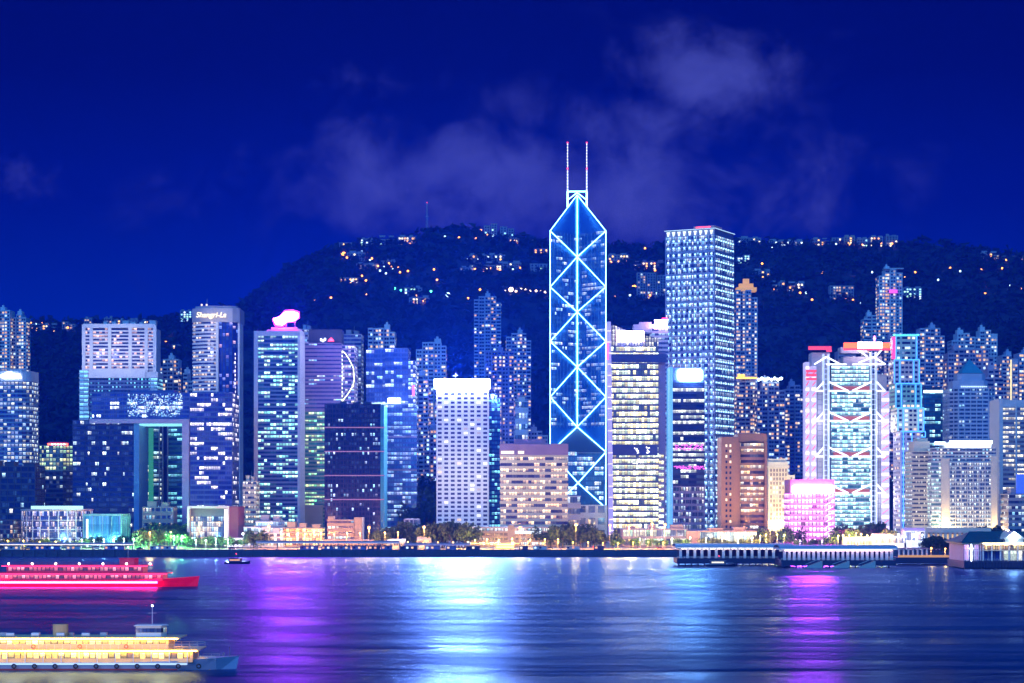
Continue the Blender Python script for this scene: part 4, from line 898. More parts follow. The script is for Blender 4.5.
# tapering lilac fin
m = MB(); f0, f1 = (606.3, 612.8), (609.5, 612.0)
m.quad([(t.lx(608.7), -2, 0), (t.lx(613), -2, 0), (t.lx(610.6), -2, t.lz(322)), (t.lx(607.6)+.1, -2, t.lz(324))])
m = MB()
for (a, b, c, d_) in ((608.4, 612.6, 605, 545),):
    pass
q = [(t.lx(607.2), 0), (t.lx(610.4), 0), (t.lx(613.6), 1)]
bot = [(t.lx(609.2), t.lx(613.4)), (t.lx(606.9), t.lx(610.6))]
z0_, z1_ = 0, t.lz(322)
fv = [(bot[0][0], -3, z0_), (bot[0][1], -3, z0_), (bot[0][1], 12, z0_), (bot[0][0], 12, z0_), (bot[1][0], -3, z1_), (bot[1][1], -3, z1_), (bot[1][1], 12, z1_), (bot[1][0], 12, z1_)]
for f in ((0, 1, 5, 4), (1, 2, 6, 5), (2, 3, 7, 6), (3, 0, 4, 7), (4, 5, 6, 7)): m.quad([fv[i] for i in f])
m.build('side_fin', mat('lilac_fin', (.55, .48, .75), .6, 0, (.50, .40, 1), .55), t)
for k in range(60):
    z = z1_*(k+.5)/60; f = (k+.5)/60; a = bot[0][0]+(bot[1][0]-bot[0][0])*f; b = bot[0][1]+(bot[1][1]-bot[0][1])*f
    if k % 3 == 0: m = MB(); m.box(a-.2, b+.2, -3.3, -3.02, z-.35, z+.35); m.build('fin_light', glow('fin_lamp_light', (.8, .7, 1), 1.8), t)
m = MB(); m.box(t.lx(607), t.lx(608.2), -3.6, -3.1, t.lz(360), t.lz(343)); m.build('pink_light', glow('magenta_edge_light', (1, .05, .6), 4), t)
rr = random.Random(2); m = MB()
for (xa, xb, ya, yb, n) in ((634, 638, 448, 453, 12), (645, 649, 447, 453, 14), (630, 642, 459, 464, 22)):
    for k in range(n): x = rr.uniform(xa, xb); y = rr.uniform(ya, yb); m.box(t.lx(x), t.lx(x+.9), -1.4, -1.05, t.lz(y+.5), t.lz(y-.5))
m.build('facade_light', glow('facade_spark_light', (1, .98, .9), 3), t)
# tower behind with pink-white sign
t = T('office_tower', 'pale grey tower behind the slanted roof with a red-and-white glowing sign at its corner', 'office tower', 634, 669, 322, 1600, 24)
banded(t, t.rect(652, 668, 0, 24), 0, t.lz(329), 48, lit('grey_back_windows', CYN, WHT, .5, 1.2, (.15, .2, .5), .08), mat('lilac_grey', (.45, .42, .58)), .5, .5, 2.4)
m = MB(); t.pb(m, 634, 655, 324, 332, 4, 20); t.pb(m, 640, 652, 321.5, 324, 6, 18); m.build('roof', mat('lilac_grey', ()), t)
m = MB(); m.box(t.lx(654.5), t.lx(667), -1.5, -.3, t.lz(328.5), t.lz(320)); m.build('rooftop_sign', glow('red_white_sign_light', (1, .5, .85), 50, True), t)
m = MB(); m.box(t.lx(662), t.lx(667.5), -1.3, -.1, t.lz(320)+.02, t.lz(318)); m.build('sign_rim_glow', glow('red_rim_light', (1, .02, .15), 8), t)

# ------------------------------------------------------------------ dotted corner tower
s_ = 52.0*1750/FPX
t = T('dotted_tower', 'tallest square tower right of centre sparkling with white light dots at every floor', 'skyscraper', 667, 713, 230, 1740, 40, yaw=0)
t.o.location = (wx(714.5, 1740), 1740, GZ); t.o.rotation_euler = (0, 0, R(-27))
S = 47.5*1740/FPX/math.cos(R(27))*.985
sq = [(-S, 0), (0, 0), (0, S), (-S, S)]; S2 = S
ht = t.lz(229)
dw = lit('dotted_tower_windows', WHT, CYN, .62, 1.15, (.06, .10, .40), .14, .5, .4, .5, 1.0)
banded(t, sq, 0, ht-5, 54, dw, mat('steel_blue_cladding', (.34, .38, .52), .35, .6), .58, .35, 1.6, 5.2, .6)
m = MB(); m.prism(sq, ht-4.2, ht); m.prism(offset(sq, .8), ht, ht+.8); m.build('crown', STEEL, t)
m = MB(); m.box(-S*.55, -S*.12, S*.3, S*.7, ht+.8, ht+5); m.build('plant_room', PINKST, t)
m = MB(); m.box(-S*.5, -S*.2, S*.29, S*.295, ht+3.6, ht+4.4); m.build('roof_light', N_RED, t)
DL = glow('dot_light', (.45, .85, 1), 3.4); md = MB(); md.box(-.62, .62, -.4, .3, -.55, .55); me_dot = md.mesh('facade_light', DL)
mc = MB(); mc.prism([(-1.9, -.35), (1.9, -.35), (1.9, 0), (-1.9, 0)], -.18, .18); 
rest = MB(); cnt = 0; nr = 42
for j in range(nr):
    z = (ht-6)*(j+.6)/nr
    for i in range(9):
        p_ = (-S*(i+.5)/9, -.9, z)
        if i < 4 and j > 16: o = link('facade_light', me_dot, t, p_); cnt += 1
        else: rest.box(p_[0]-.62, p_[0]+.62, p_[1]-.4, p_[1]+.3, z-.55, z+.55)
    for i in range(8): y = S*(i+.5)/8; rest.box(.5, 1.2, y-.6, y+.6, z-.55, z+.55)
o = rest.build('facade_light', DL, t); o['kind'] = 'stuff'
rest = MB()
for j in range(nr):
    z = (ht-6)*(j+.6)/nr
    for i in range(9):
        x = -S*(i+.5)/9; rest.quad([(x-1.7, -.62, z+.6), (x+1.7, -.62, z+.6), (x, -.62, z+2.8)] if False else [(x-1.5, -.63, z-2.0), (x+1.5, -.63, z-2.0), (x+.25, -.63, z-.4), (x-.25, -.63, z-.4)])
o = rest.build('painted_light_wash', mat('painted_wash', (.5, .55, .65), .5, 0, (.4, .7, 1), .55), t); o['kind'] = 'stuff'  # spill of light from each dot, painted as a glowing trapezoid
for i in range(9):
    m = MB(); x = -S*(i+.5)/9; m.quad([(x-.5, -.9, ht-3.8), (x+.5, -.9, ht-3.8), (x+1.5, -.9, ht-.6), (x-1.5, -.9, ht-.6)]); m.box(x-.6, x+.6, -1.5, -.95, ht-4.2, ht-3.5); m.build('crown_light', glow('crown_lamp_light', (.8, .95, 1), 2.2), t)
m = MB(); m.prism(offset(sq, 1.1), ht+.4, ht+.9); m.build('crown_strip', glow('crown_strip_light', (.5, .8, 1), 1.5), t)

# dark glass slab with the glowing oval
t = T('office_tower', 'dark glass slab with a cyan-lit left edge and a glowing white oval sign on top', 'office tower', 671, 704, 368, 1475, 28)
DG = lit('slab_windows', (.85, 1, .75), WHT, .62, 1.4, (.03, .05, .16), .04, 1.3, .6, .4, 3.0)
banded(t, t.rect(673, 704, 0, 28), t.lz(486), t.lz(383), 19, DG, mat('slab_dark', (.02, .03, .10), .4), .55, .5, 1.8)
banded(t, t.rect(673, 704, 0, 28), 0, t.lz(486)-.9, 9, lit('slab_low_windows', (1, .8, .6), (.6, .8, .9), .5, 1.0, (.15, .12, .2), .15, .5, .5), mat('slab_low_wall', (.32, .25, .36)), .6, .5, 1.8, 4, .5, wallname='lower_wall')
m = MB(); t.pb(m, 673, 704, 368, 382.4, 0, 28); m.build('attic_wall', MATS['slab_dark'], t)
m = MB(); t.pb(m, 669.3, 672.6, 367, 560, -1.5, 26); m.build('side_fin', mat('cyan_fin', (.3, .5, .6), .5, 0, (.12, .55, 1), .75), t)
ov = [(t.lx(690)+t.lx(702)*0+12*t.Y/FPX*max(-1, min(1, 1.25*math.cos(R(a)))), t.lz(375)+6.2*t.Y/FPX*max(-.95, min(.95, 1.15*math.sin(R(a))))) for a in range(0, 360, 12)]
m = MB(); m.quad([(x, -1.8, z) for x, z in ov])
for i in range(len(ov)): a, b = ov[i], ov[(i+1) % len(ov)]; m.quad([(a[0], -1.8, a[1]), (a[0], -.6, a[1]), (b[0], -.6, b[1]), (b[0], -1.8, b[1])])
m.build('rooftop_sign', glow('oval_sign_light', (.45, .75, 1), 260, True), t)
for y0, y1, col in ((444, 450, (1, .12, .9)), (466, 469, (.7, .2, 1))):
    rr = random.Random(int(y0)); m = MB()
    for k in range(70): x = rr.uniform(673.5, 703); y = rr.uniform(y0, y1); m.box(t.lx(x), t.lx(x)+rr.uniform(.4, 1.4), -1.1, -.7, t.lz(y+.5), t.lz(y-.4))
    m.build('light_display', glow('magenta_display_light', col, 1.8), t)

# brown building with banded bay
t = T('office_building', 'brown stone building with a pierced stair core and curved amber-lit balconies', 'office building', 721, 767, 436, 1395, 28)
br = mat('warm_brown_stone', (.36, .20, .11), .8); unseen_wash(t, 0, -50, t.lz(480), 90000, (1, .65, .40))
m = MB(); t.pb(m, 721, 738, 437, 560, -2.5, 26); t.pb(m, 738, 767, 433.5, 442, 0, 28); t.pb(m, 738, 740, 442.1, 560, -1.5, 20); t.pb(m, 764.5, 767, 442.1, 560, -1.5, 20); m.build('wall', br, t)
nf = 18; z0, z1 = 3, t.lz(443); fh = (z1-z0)/nf; BWm = lit('amber_windows', (1, .62, .18), WHT, .55, 1.5, (.12, .08, .12), .05, .9, .5, .3, 3.0)
pr = [(t.lx(740.5), 0)]+[(t.lx(740.5+23.5*k/8), -3.2*math.sin(math.pi*k/8)) for k in range(1, 8)]+[(t.lx(764), 0), (t.lx(764), 26), (t.lx(740.5), 26)]
m = MB(); m.prism(offset(pr, -1), 0, z1)
for i in range(nf): m.prism(offset(pr, .4), z0+i*fh-.3, z0+i*fh+fh*.38)
m.build('balcony', br, t)
for i in range(nf): b = MB(); b.prism(offset(pr, -.2), z0+i*fh+fh*.4, z0+(i+1)*fh-.35, cell=1.8, v0=i, v1=i+1, caps=False); b.build('window_band', BWm, t)
sp = [(t.lx(x), -2.6, t.lz(447+5.4*k), 0) for k in range(17) for x in (726, 730)]
windows(t, sp, 1.2, 1.7, .75, random.Random(4), [WL[2], WL[0]], [3, 1])
# cream classical building
t = T('stone_bank', 'floodlit cream stone building with narrow vertical windows and stepped shoulders', 'building', 767, 795, 462, 1590, 26)
cr = mat('floodlit_cream', (.85, .74, .50), .8); unseen_wash(t, -4, -40, t.lz(490), 420000, (1, .78, .42))
m = MB(); t.pb(m, 768, 788, 462, 560, 0, 26); t.pb(m, 788.1, 795, 475, 560, 1, 26); t.pb(m, 769, 787, 458.5, 462, 3, 22); t.pb(m, 767, 789, 466, 468, -.8, -.01)
for x in (769.5, 772.5, 775.5, 778.5, 781.5, 784.5, 787): t.pb(m, x-.45, x+.45, 469, 520, -.7, -.01)
m.build('wall', cr, t)
sp = [(t.lx(771+3.0*i), -.2, t.lz(520-4.4*k), 0) for k in range(12) for i in range(6)]+[(t.lx(791.5), .8, t.lz(520-4.4*k), 0) for k in range(10)]
windows(t, sp, 1.1, 2.2, .3, random.Random(5), [WL[2], WL[1]], [1, 1], dark=mat('bronze_glass', (.22, .14, .08), .4))
for x in (771, 777, 783, 791):
    l = bpy.data.lights.new('unseen_wash', 'POINT'); l.energy = 9000; l.color = (1, .68, .32); l.shadow_soft_size = 1.0
    link('unseen_wash_light', l, t, (t.lx(x), -8, 14)); 
# bright magenta cube
t = T('magenta_block', 'low office cube glowing bright magenta with a white-hot light strip near its roof', 'office block', 790.5, 834.5, 479.5, 1375, 30)
MG = lit('magenta_windows', (1, .35, .95), (1, .6, 1), .97, 3.0, (.4, .1, .4), .12, .1, .2, .1, 1.0)
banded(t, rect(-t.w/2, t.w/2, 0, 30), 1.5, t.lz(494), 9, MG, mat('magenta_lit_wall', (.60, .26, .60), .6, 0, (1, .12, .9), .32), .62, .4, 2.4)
m = MB(); t.pb(m, 790.5, 834.5, 479.5, 493.5, -.6, 30); m.box(-t.w/2, t.w/2, 0, 30, 0, 1.49); m.build('attic_wall', mat('mauve_wall', (.48, .26, .42), .7), t)
m = MB(); m.box(t.lx(793), t.lx(833), -1.6, -.65, t.lz(492.5), t.lz(486.5)); m.build('light_strip', glow('magenta_strip_light', (1, .06, .85), 650, True), t)
m = MB()
for k in range(10): z = 1.5+k*(t.lz(494)-1.5)/9; m.quad([(t.w/2-6, -.9, z), (t.w/2-1, -.9, z+2.4), (t.w/2-1, -.9, z+3.1), (t.w/2-6, -.9, z+.5)])
m.build('stair_light', glow('stair_pink_light', (1, .75, 1), 2.5), t)
# ================================================================== RIGHT SIDE
# exposed-steel bank tower
t = T('truss_tower', 'bank tower hung from white steel coat-hanger trusses between glowing pink side towers', 'skyscraper', 805, 890, 349, 1600, 40)
GW = lit('truss_tower_windows', (.45, 1, .85), (.8, 1, 1), .92, 2.0, (.06, .3, .35), .05, .35, .5, .4, 2.0)
gwall = mat('bank_grey', (.48, .46, .50), .6)
secs = [(832, 869, 366, 386), (832, 872, 391, 416), (832, 872, 421, 452), (832, 872, 457, 489), (832, 872, 494, 534)]
m = MB(); t.pb(m, 832, 872, 366, 560, 3, 38); t.pb(m, 824, 880, 391, 560, 6, 38); m.build('wall', mat('bank_core', (.16, .22, .30), .5), t)
for (a, b, y0, y1) in secs:
    n = round((y1-y0)/3.9); z0, z1 = t.lz(y1), t.lz(y0)
    for i in range(n):
        q = MB(); zz0 = z0+(z1-z0)*i/n; q.box(t.lx(a)-.05, t.lx(b)+.05, 1.2, 2.9, zz0+.9, zz0+(z1-z0)/n-.1, cell=2.0, v0=i+int(y0), v1=i+int(y0)+1, caps=True); q.build('window_band', GW, t)
        
m = MB()
for (a, b, y0, y1) in secs:
    n = round((y1-y0)/3.9)
    for i in range(n+1): z = t.lz(y1)+(t.lz(y0)-t.lz(y1))*i/n; m.box(t.lx(a)-.3, t.lx(b)+.3, .6, 2.95, z-.12, z+.55)
m.build('floor_edge', mat('bank_floor_edge', (.35, .42, .45), .5), t)
for y0, y1 in ((386, 391), (416, 421), (452, 457), (489, 494)):
    m = MB(); m.box(t.lx(834), t.lx(870), 2.3, 2.9, t.lz(y1), t.lz(y0)); m.build('refuge_floor', mat('red_refuge_%d' % y0, (.35, .12, .10), .6, 0, (1, .16, .1), .35), t)
# service towers
m = MB(); t.pb(m, 817.5, 827, 387, 560, 1, 22); t.pb(m, 813, 831, 352, 386, 6, 24); t.pb(m, 876, 881, 391, 560, 1, 24); t.pb(m, 873, 888, 374, 390.5, 5, 24); t.pb(m, 845, 884, 356, 366, 8, 28); t.pb(m, 843, 870, 346, 352, 12, 26); m.build('service_tower', gwall, t)
m = MB()
for (a, b, y0, y1) in ((817.5, 827, 387, 540), (876, 881, 391, 540)):
    z = t.lz(y1)
    while z < t.lz(y0): m.box(t.lx(a), t.lx(b), .75, .97, z, z+.25); z += 4
    for k in (0, .5, 1): x = t.lx(a+(b-a)*k); m.box(x-.12, x+.12, .75, .97, t.lz(y1), t.lz(y0))
m.build('panel_joint', mat('joint_grey', (.15, .14, .18)), t)
PS = [glow('pink_white_light', (.95, .8, 1), 2.2), glow('red_zigzag_light', (1, .05, .08), 1.4)]
for a, b, y0 in ((805.5, 809.5, 362), (811.5, 816.5, 366), (881.5, 889.5, 391)):
    m = MB(); m.box(t.lx(a), t.lx(b), .5, 14, 0, t.lz(y0)); m.build('led_tower', mat('led_backing', (.5, .45, .55), .6, 0, (.55, .50, .85), .8), t)
    z = 0; k = 0; H_ = t.lz(y0)
    while z < H_-4:
        q = MB(); x0_, x1_ = t.lx(a)+.25, t.lx(b)-.25
        if k % 2: q.quad([(x0_, .2, z), (x0_+.9, .2, z), (x1_, .2, z+3.2), (x1_-.9, .2, z+3.2)])
        else: q.box(x0_, x1_, .1, .4, z+.4, z+2.6)
        q.build('led_panel', PS[k % 2], t); z += 4.1; k += 1
m = MB()
for y in (371, 375, 379): m.box(t.lx(806), t.lx(816.5), -.4, .3, t.lz(y+1.2), t.lz(y-1.2))
m.build('red_panel', PS[1], t)
# masts: ladder of posts and rungs
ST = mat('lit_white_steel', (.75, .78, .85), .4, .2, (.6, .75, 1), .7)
for xc, yt in ((826, 354), (873.5, 352)):
    for (xa, ) in ((xc-2.6,), (xc+2.6,)):
        m = MB(); m.bar((t.lx(xa), -2, 0), (t.lx(xa), -2, t.lz(yt)), .55, n=8); m.bar((t.lx(xa), 3.5, 0), (t.lx(xa), 3.5, t.lz(yt)), .55, n=8); m.build('mast', ST, t)
    m = MB(); z = 3
    while z < t.lz(yt): m.bar((t.lx(xc-2.6), -2, z), (t.lx(xc+2.6), -2, z), .35); m.bar((t.lx(xc-2.6), -2, z), (t.lx(xc-2.6), 3.5, z), .3); z += 3.9
    m.build('mast_rung', ST, t)
TR = glow('truss_light', (.85, .9, 1), 2.6)
for ym in (391, 421, 456.5, 493):
    for s, xc in ((1, 826), (-1, 873.5)):
        xi = 849.8
        for (p0, p1) in (((xc+s*2.6, ym-9), (xi-s*2, ym)), ((xc+s*2.6, ym), (xi-s*2, ym)), ((xc-s*2.6, ym-9), (xc-s*11, ym)), ((xc-s*11, ym), (xc-s*2.6, ym))):
            m = MB(); m.bar((t.lx(p0[0]), -2.2, t.lz(p0[1])), (t.lx(p1[0]), -2.2, t.lz(p1[1])), .6, n=6); m.build('truss', TR, t)
for (p0, p1) in (((826, 357), (840, 364.5)), ((826, 364.5), (846, 364.5)), ((826, 357), (814, 364.5)), ((873, 357), (858, 363)), ((852, 364.5), (884, 364.5)), ((873, 357), (885, 364.5)), ((856, 349), (867, 357)), ((882, 349), (876, 356)), ((826, 357), (818, 362))):
    m = MB(); m.bar((t.lx(p0[0]), -2.4, t.lz(p0[1])), (t.lx(p1[0]), -2.4, t.lz(p1[1])), .6, n=6); m.build('truss', TR, t)
m = MB(); m.box(t.lx(808), t.lx(831), -3, -1.5, t.lz(350), t.lz(346.5)); m.box(t.lx(826), t.lx(831), -4, -1, t.lz(352), t.lz(350)-.02); m.build('left_sign', glow('pink_red_sign_light', (1, .05, .12), 1.4), t)
m = MB(); m.box(t.lx(843), t.lx(856.9), -4, -2.6, t.lz(348.6), t.lz(343)); m.box(t.lx(881.1), t.lx(890.5), -4, -2.6, t.lz(348.6), t.lz(343)); m.build('orange_sign_panel', glow('orange_sign_light', (1, .13, .005), 3.2), t)
m = MB(); m.box(t.lx(843), t.lx(890.5), -3.9, -2.7, t.lz(350.4), t.lz(348.6)-.02); m.build('sign_rim_glow', glow('red_lower_rim', (1, .02, .03), 3), t)
m = MB(); m.box(t.lx(857), t.lx(881), -4.2, -2.6, t.lz(348.6), t.lz(342.6)); m.build('white_sign_panel', glow('white_top_sign_light', (.9, .8, 1), 26, True), t)
m = MB(); m.bar((t.lx(874), -2, t.lz(342)), (t.lx(874), -2, t.lz(336)), .5, n=6); m.ball((t.lx(874), -2, t.lz(338.5)), 1.1); m.build('beacon', glow('pink_beacon_light', (1, .2, .7), 8), t)

# stepped tower with blue outlines
for x, y in ((821, 420), (821, 500), (879, 430), (879, 500)): unseen_wash(t, t.lx(x), -16, t.lz(y), 60000, (.9, .9, 1))
t = T('stepped_tower', 'narrow stepped tower with every setback outlined in blue light tubes', 'office tower', 895, 924, 334, 1560, 30)
steps = [(897.5, 918.5, 334, 359, mat('step_stone_teal', (.35, .5, .5), .7)), (895.5, 920.5, 359.3, 383, mat('step_stone_rose', (.50, .42, .48), .7)), (896.5, 922, 383.3, 407.5, mat('step_stone_green', (.20, .42, .40), .7)), (898, 924, 407.8, 431, mat('step_stone_cream', (.78, .72, .58), .7)), (900.5, 921, 431.3, 560, mat('step_stone_lilac', (.45, .42, .58), .7))]
rr = random.Random(6)
for k, (a, b, y0, y1, wl) in enumerate(steps):
    d0 = [8, 6, 4, 2, 0][k]; m = MB(); t.pb(m, a, b, y0, y1, d0, 30); t.pb(m, a+5.5, b-5.5, y0+1.5, y1, d0-.8, d0-.01); wo = m.build('wall', wl, t)
    nr = round((t.lz(y0)-max(0, t.lz(y1)))/3.6); sp = [(t.lx(a)-.1, y_, z_, R(90)) for (y_, _, z_, _) in gridspots(d0+2, 28, 0, max(0, t.lz(y1)), t.lz(y0), 5, nr)]+gridspots(t.lx(a+6.5), t.lx(b-6.5), d0-.95, max(0, t.lz(y1)), t.lz(y0), 3, nr)+gridspots(t.lx(a+.8), t.lx(a+5), d0-.1, max(0, t.lz(y1)), t.lz(y0), 1, nr)+gridspots(t.lx(b-5), t.lx(b-.8), d0-.1, max(0, t.lz(y1)), t.lz(y0), 1, nr)
    windows(t, sp, 2.0, 1.6, .3 if k < 4 else .45, rr, [WL[2], WL[0], WL[3]], [3, 2, 2], limit=20)
    tb = [((a, y1), (a, y0)), ((b, y1), (b, y0)), ((a, y0), (b, y0)), ((a+5.5, y1), (a+5.5, y0)), ((b-5.5, y1), (b-5.5, y0))]
    if k == 0: tb = tb[:3]
    if k == 4: tb = [((903, 560), (903, 431)), ((a+11, 560), (a+11, 431)), ((a, 431.6), (b+4, 431.6)), ((b+4, 431.6), (b+4, 437)), ((b+4, 437), (b, 437))]
    for p0, p1 in tb:
        q = MB(); q.bar((t.lx(p0[0]), d0-1.4, max(0, t.lz(p0[1]))), (t.lx(p1[0]), d0-1.4, t.lz(p1[1])), .4, n=6); q.build('neon_tube', glow('sky_blue_tube_light', (.05, .30, 1), 3), t)
m = MB(); m.box(t.lx(897.4)-2.2, t.lx(897.4)-.1, 8.4, 12, t.lz(358), t.lz(336)); m.build('red_side_light', glow('crimson_side_light', (1, .03, .25), 2.2), t)
for y in (350, 375, 400, 425): unseen_wash(t, t.lx(909), -14, t.lz(y), 9000, (.8, 1, .9) if y != 425 else (1, .9, .7))
unseen_wash(t, t.lx(910), -22, t.lz(470), 50000, (.7, .8, 1)); unseen_wash(t, t.lx(910), -22, t.lz(510), 50000, (.7, .8, 1))
q = MB(); q.bar((t.lx(895), 7.5, t.lz(334)), (t.lx(921), 7.5, t.lz(334)), .7); q.build('neon_tube', glow('teal_tube_light', (.1, .8, 1), 4), t)

t = office('office_tower', 'teal glass office with bright white cornice beside the blue-outlined tower', 924, 946, 391, 1680, 26, 34, lit('teal_office_windows', (.6, 1, .9), (.2, .8, 1), .5, 1.4, (.02, .22, .40), .06, .8, .5, .5, 2.0), mat('teal_dark', (.02, .10, .2), .4), .6, .3, 2.2)
m = MB(); m.box(-t.w/2-.6, t.w/2+.6, -1.6, -.6, t.h-1.6, t.h+.6); m.build('cornice_light', glow('cornice_white_light', (.75, 1, .95), 3), t)
# pyramid-roofed tower
t = T('pyramid_tower', 'grey-blue tower with stepped shoulders under a teal pyramid roof', 'office tower', 951, 996, 358, 1640, 34)
pyw = mat('slate_stone', (.52, .55, .66), .7)
def cham(a, b, d0, d1, c): return [(t.lx(a)+c, d0), (t.lx(b)-c, d0), (t.lx(b), d0+c), (t.lx(b), d1-c), (t.lx(b)-c, d1), (t.lx(a)+c, d1), (t.lx(a), d1-c), (t.lx(a), d0+c)]
banded(t, cham(951, 996, 0, 34, 6), 0, t.lz(389), 38, lit('slate_windows', WHT, CYN, .2, 1.2, (.06, .18, .40), .16, .5, .5, .4), pyw, .5, .5, 2.6, 5.2, .7)
m = MB(); m.prism(cham(955, 990, 4, 30, 4), t.lz(388.2), t.lz(380)); m.prism(cham(960, 988, 7, 27, 3), t.lz(380), t.lz(373)); m.build('shoulder', pyw, t)
m = MB(); c = (t.lx(974), 17, t.lz(357.5)); q = [(t.lx(963), 7), (t.lx(985.5), 7), (t.lx(985.5), 27), (t.lx(963), 27)]; z = t.lz(372.6)
for i in range(4): a, b = q[i], q[(i+1) % 4]; m.quad([(*a, z), (*b, z), c])
m.quad([(*p_, z) for p_ in q[::-1]]); m.build('pyramid_roof', mat('teal_copper', (.06, .34, .42), .5), t)
for x in (971, 975): m = MB(); m.bar((t.lx(x), 17, t.lz(362)), (t.lx(x), 17, t.lz(354)), .3, r2=.12); m.build('antenna', STEEL, t)
m = MB()
for k in range(14): x = t.lx(962+k*1.9); m.box(x, x+1, 3.4, 3.9, t.lz(387), t.lz(385.8))
m.build('shoulder_light', WL[3], t)
# waterfront hotel: beige wing and bright-topped main block
t = T('hotel', 'beige waterfront hotel wing with small windows left of the bright-topped block', 'hotel', 912.5, 931, 446, 1440, 26)
banded(t, t.rect(912.5, 931, 0, 26), 0, t.lz(452), 22, lit('beige_wing_windows', (1, .8, .5), WHT, .35, 1.1, (.16, .15, .16), .25, .3, .3, .3), mat('floodlit_beige', (.66, .56, .42), .8), .42, .3, 2.0, 0, .4)
m = MB(); t.pb(m, 915, 931, 441, 452, 4, 24); t.pb(m, 919, 930, 438, 441, 8, 20); m.build('plant_room', mat('floodlit_beige', ()), t)
t = T('hotel', 'big cream waterfront hotel block topped by a brilliant white light bar', 'hotel', 931.5, 997, 441, 1425, 32)
cw_ = mat('hotel_beige_pier', (.78, .68, .50), .7)
HWm = lit('hotel_front_windows', (.7, .92, 1), (1, .88, .6), .62, 1.1, (.15, .28, .45), .18, .3, .6, .4, 1.0)
banded(t, t.rect(949.5, 991, 0, 32), 4, t.lz(463), 19, HWm, mat('hotel_front_band', (.52, .55, .55), .6), .6, .3, 1.7, 4.2, .5)
banded(t, t.rect(932, 941, .8, 32), 4, t.lz(463), 19, lit('hotel_green_windows', (.6, 1, .85), WHT, .75, 1.1, (.15, .35, .35), .06, .4, .5, .4, 3.0), mat('hotel_front_band', ()), .6, .3, 1.7, wallname='left_wall')
banded(t, t.rect(933, 996, 1.2, 31), t.lz(462.5), t.lz(449), 4, lit('hotel_attic_windows', (1, .9, .6), CYN, .5, 1.0, (.2, .25, .4), .2, .3, .4), mat('attic_beige', (.62, .58, .54)), .5, .4, 2.4, wallname='attic_wall')
m = MB(); t.pb(m, 941.3, 949.2, 458, 560, -1.2, 30); t.pb(m, 991.3, 997, 456, 560, -1.2, 30); t.pb(m, 947, 993, 442.5, 448, 5, 26); m.build('pier', cw_, t)
m = MB(); t.pb(m, 951, 993, 440.8, 443, 2, 5); m.build('light_bar', glow('roof_bar_light', (.55, .75, 1), 22, True), t)
m = MB(); t.pb(m, 936, 946, 442, 444.5, 2, 5); m.build('light_bar', glow('roof_bar_light', (1, 1, 1), 7), t)
for x in (943.5, 946.5, 994):
    l = bpy.data.lights.new('unseen_wash', 'POINT'); l.energy = 15000; l.color = (1, .70, .30); l.shadow_soft_size = 1.0
    link('unseen_wash_light', l, t, (t.lx(x), -9, 10))
for x in (915, 922):
    l = bpy.data.lights.new('unseen_wash', 'POINT'); l.energy = 8000; l.color = (1, .82, .5); l.shadow_soft_size = 1.0
    link('unseen_wash_light', l, t, (t.lx(x), -12, 10))
# low colonnade
t = T('colonnade', 'low cream building with a row of tall columns in front of the hotel', 'low building', 925, 990, 528, 1372, 22)
m = MB(); m.box(-t.w/2, t.w/2, 4, 22, 0, t.h-3); m.build('wall', mat('colonnade_wall', (.5, .38, .28)), t)
m = MB(); m.box(-t.w/2-.6, t.w/2+.6, -.6, 22.2, t.h-3, t.h); m.build('roof', CREAM, t)
n = 13; mc_ = MB(); mc_.box(-.8, .8, 0, 1.6, 0, t.h-3.02); mc_.box(-1.1, 1.1, -.25, 1.85, 0, .5); mc_.box(-1.1, 1.1, -.25, 1.85, t.h-3.6, t.h-3.02); cm_ = mc_.mesh('column', CREAM)
for i in range(n+1): link('column', cm_, t, (-t.w/2+1+(t.w-2)*i/n, 0, 0))
wv = MB(); wv.box(-1.2, 1.2, 3.7, 3.95, .4, t.h-4.2); wm_ = wv.mesh('window', glow('colonnade_window_light', (1, .62, .25), 1.1))
for i in range(n): link('window', wm_, t, (-t.w/2+1+(t.w-2)*(i+.5)/n, 0, 0))
# right-edge buildings
t = T('office_tower', 'cream banded tower with bright vertical piers at the right edge', 'office tower', 999, 1042, 399, 1490, 30)
banded(t, t.rect(1003, 1040, 0, 30), 0, t.lz(408), 29, lit('right_edge_windows', (1, .88, .5), WHT, .55, 1.4, (.10, .10, .2), .06, .5, .4, .3, 2.0), mat('right_edge_band', (.50, .38, .38)), .5, .5, 2.0)
m = MB(); t.pb(m, 999, 1002.7, 399, 560, -1, 30); t.pb(m, 1015, 1016.6, 404, 560, -1.4, -.7); t.pb(m, 1003, 1042, 400, 407.4, -.4, 30); m.build('pier', mat('right_edge_pier', (.72, .66, .64)), t)
t = office('office_block', 'squat grey block with a blue-lit corner in front of the cream banded tower', 1009, 1040, 495, 1400, 22, 9, lit('squat_windows', WHT, CYN, .3, 1.1, (.1, .1, .2), .1), GREY, .5, .5, 2.2, cat='office block')
m = MB(); m.box(t.lx(1018), t.lx(1026), 3, 5, t.h+1, t.h+14); m.build('blue_sign', glow('deep_blue_sign_light', (.03, .12, 1), 1.2), t)
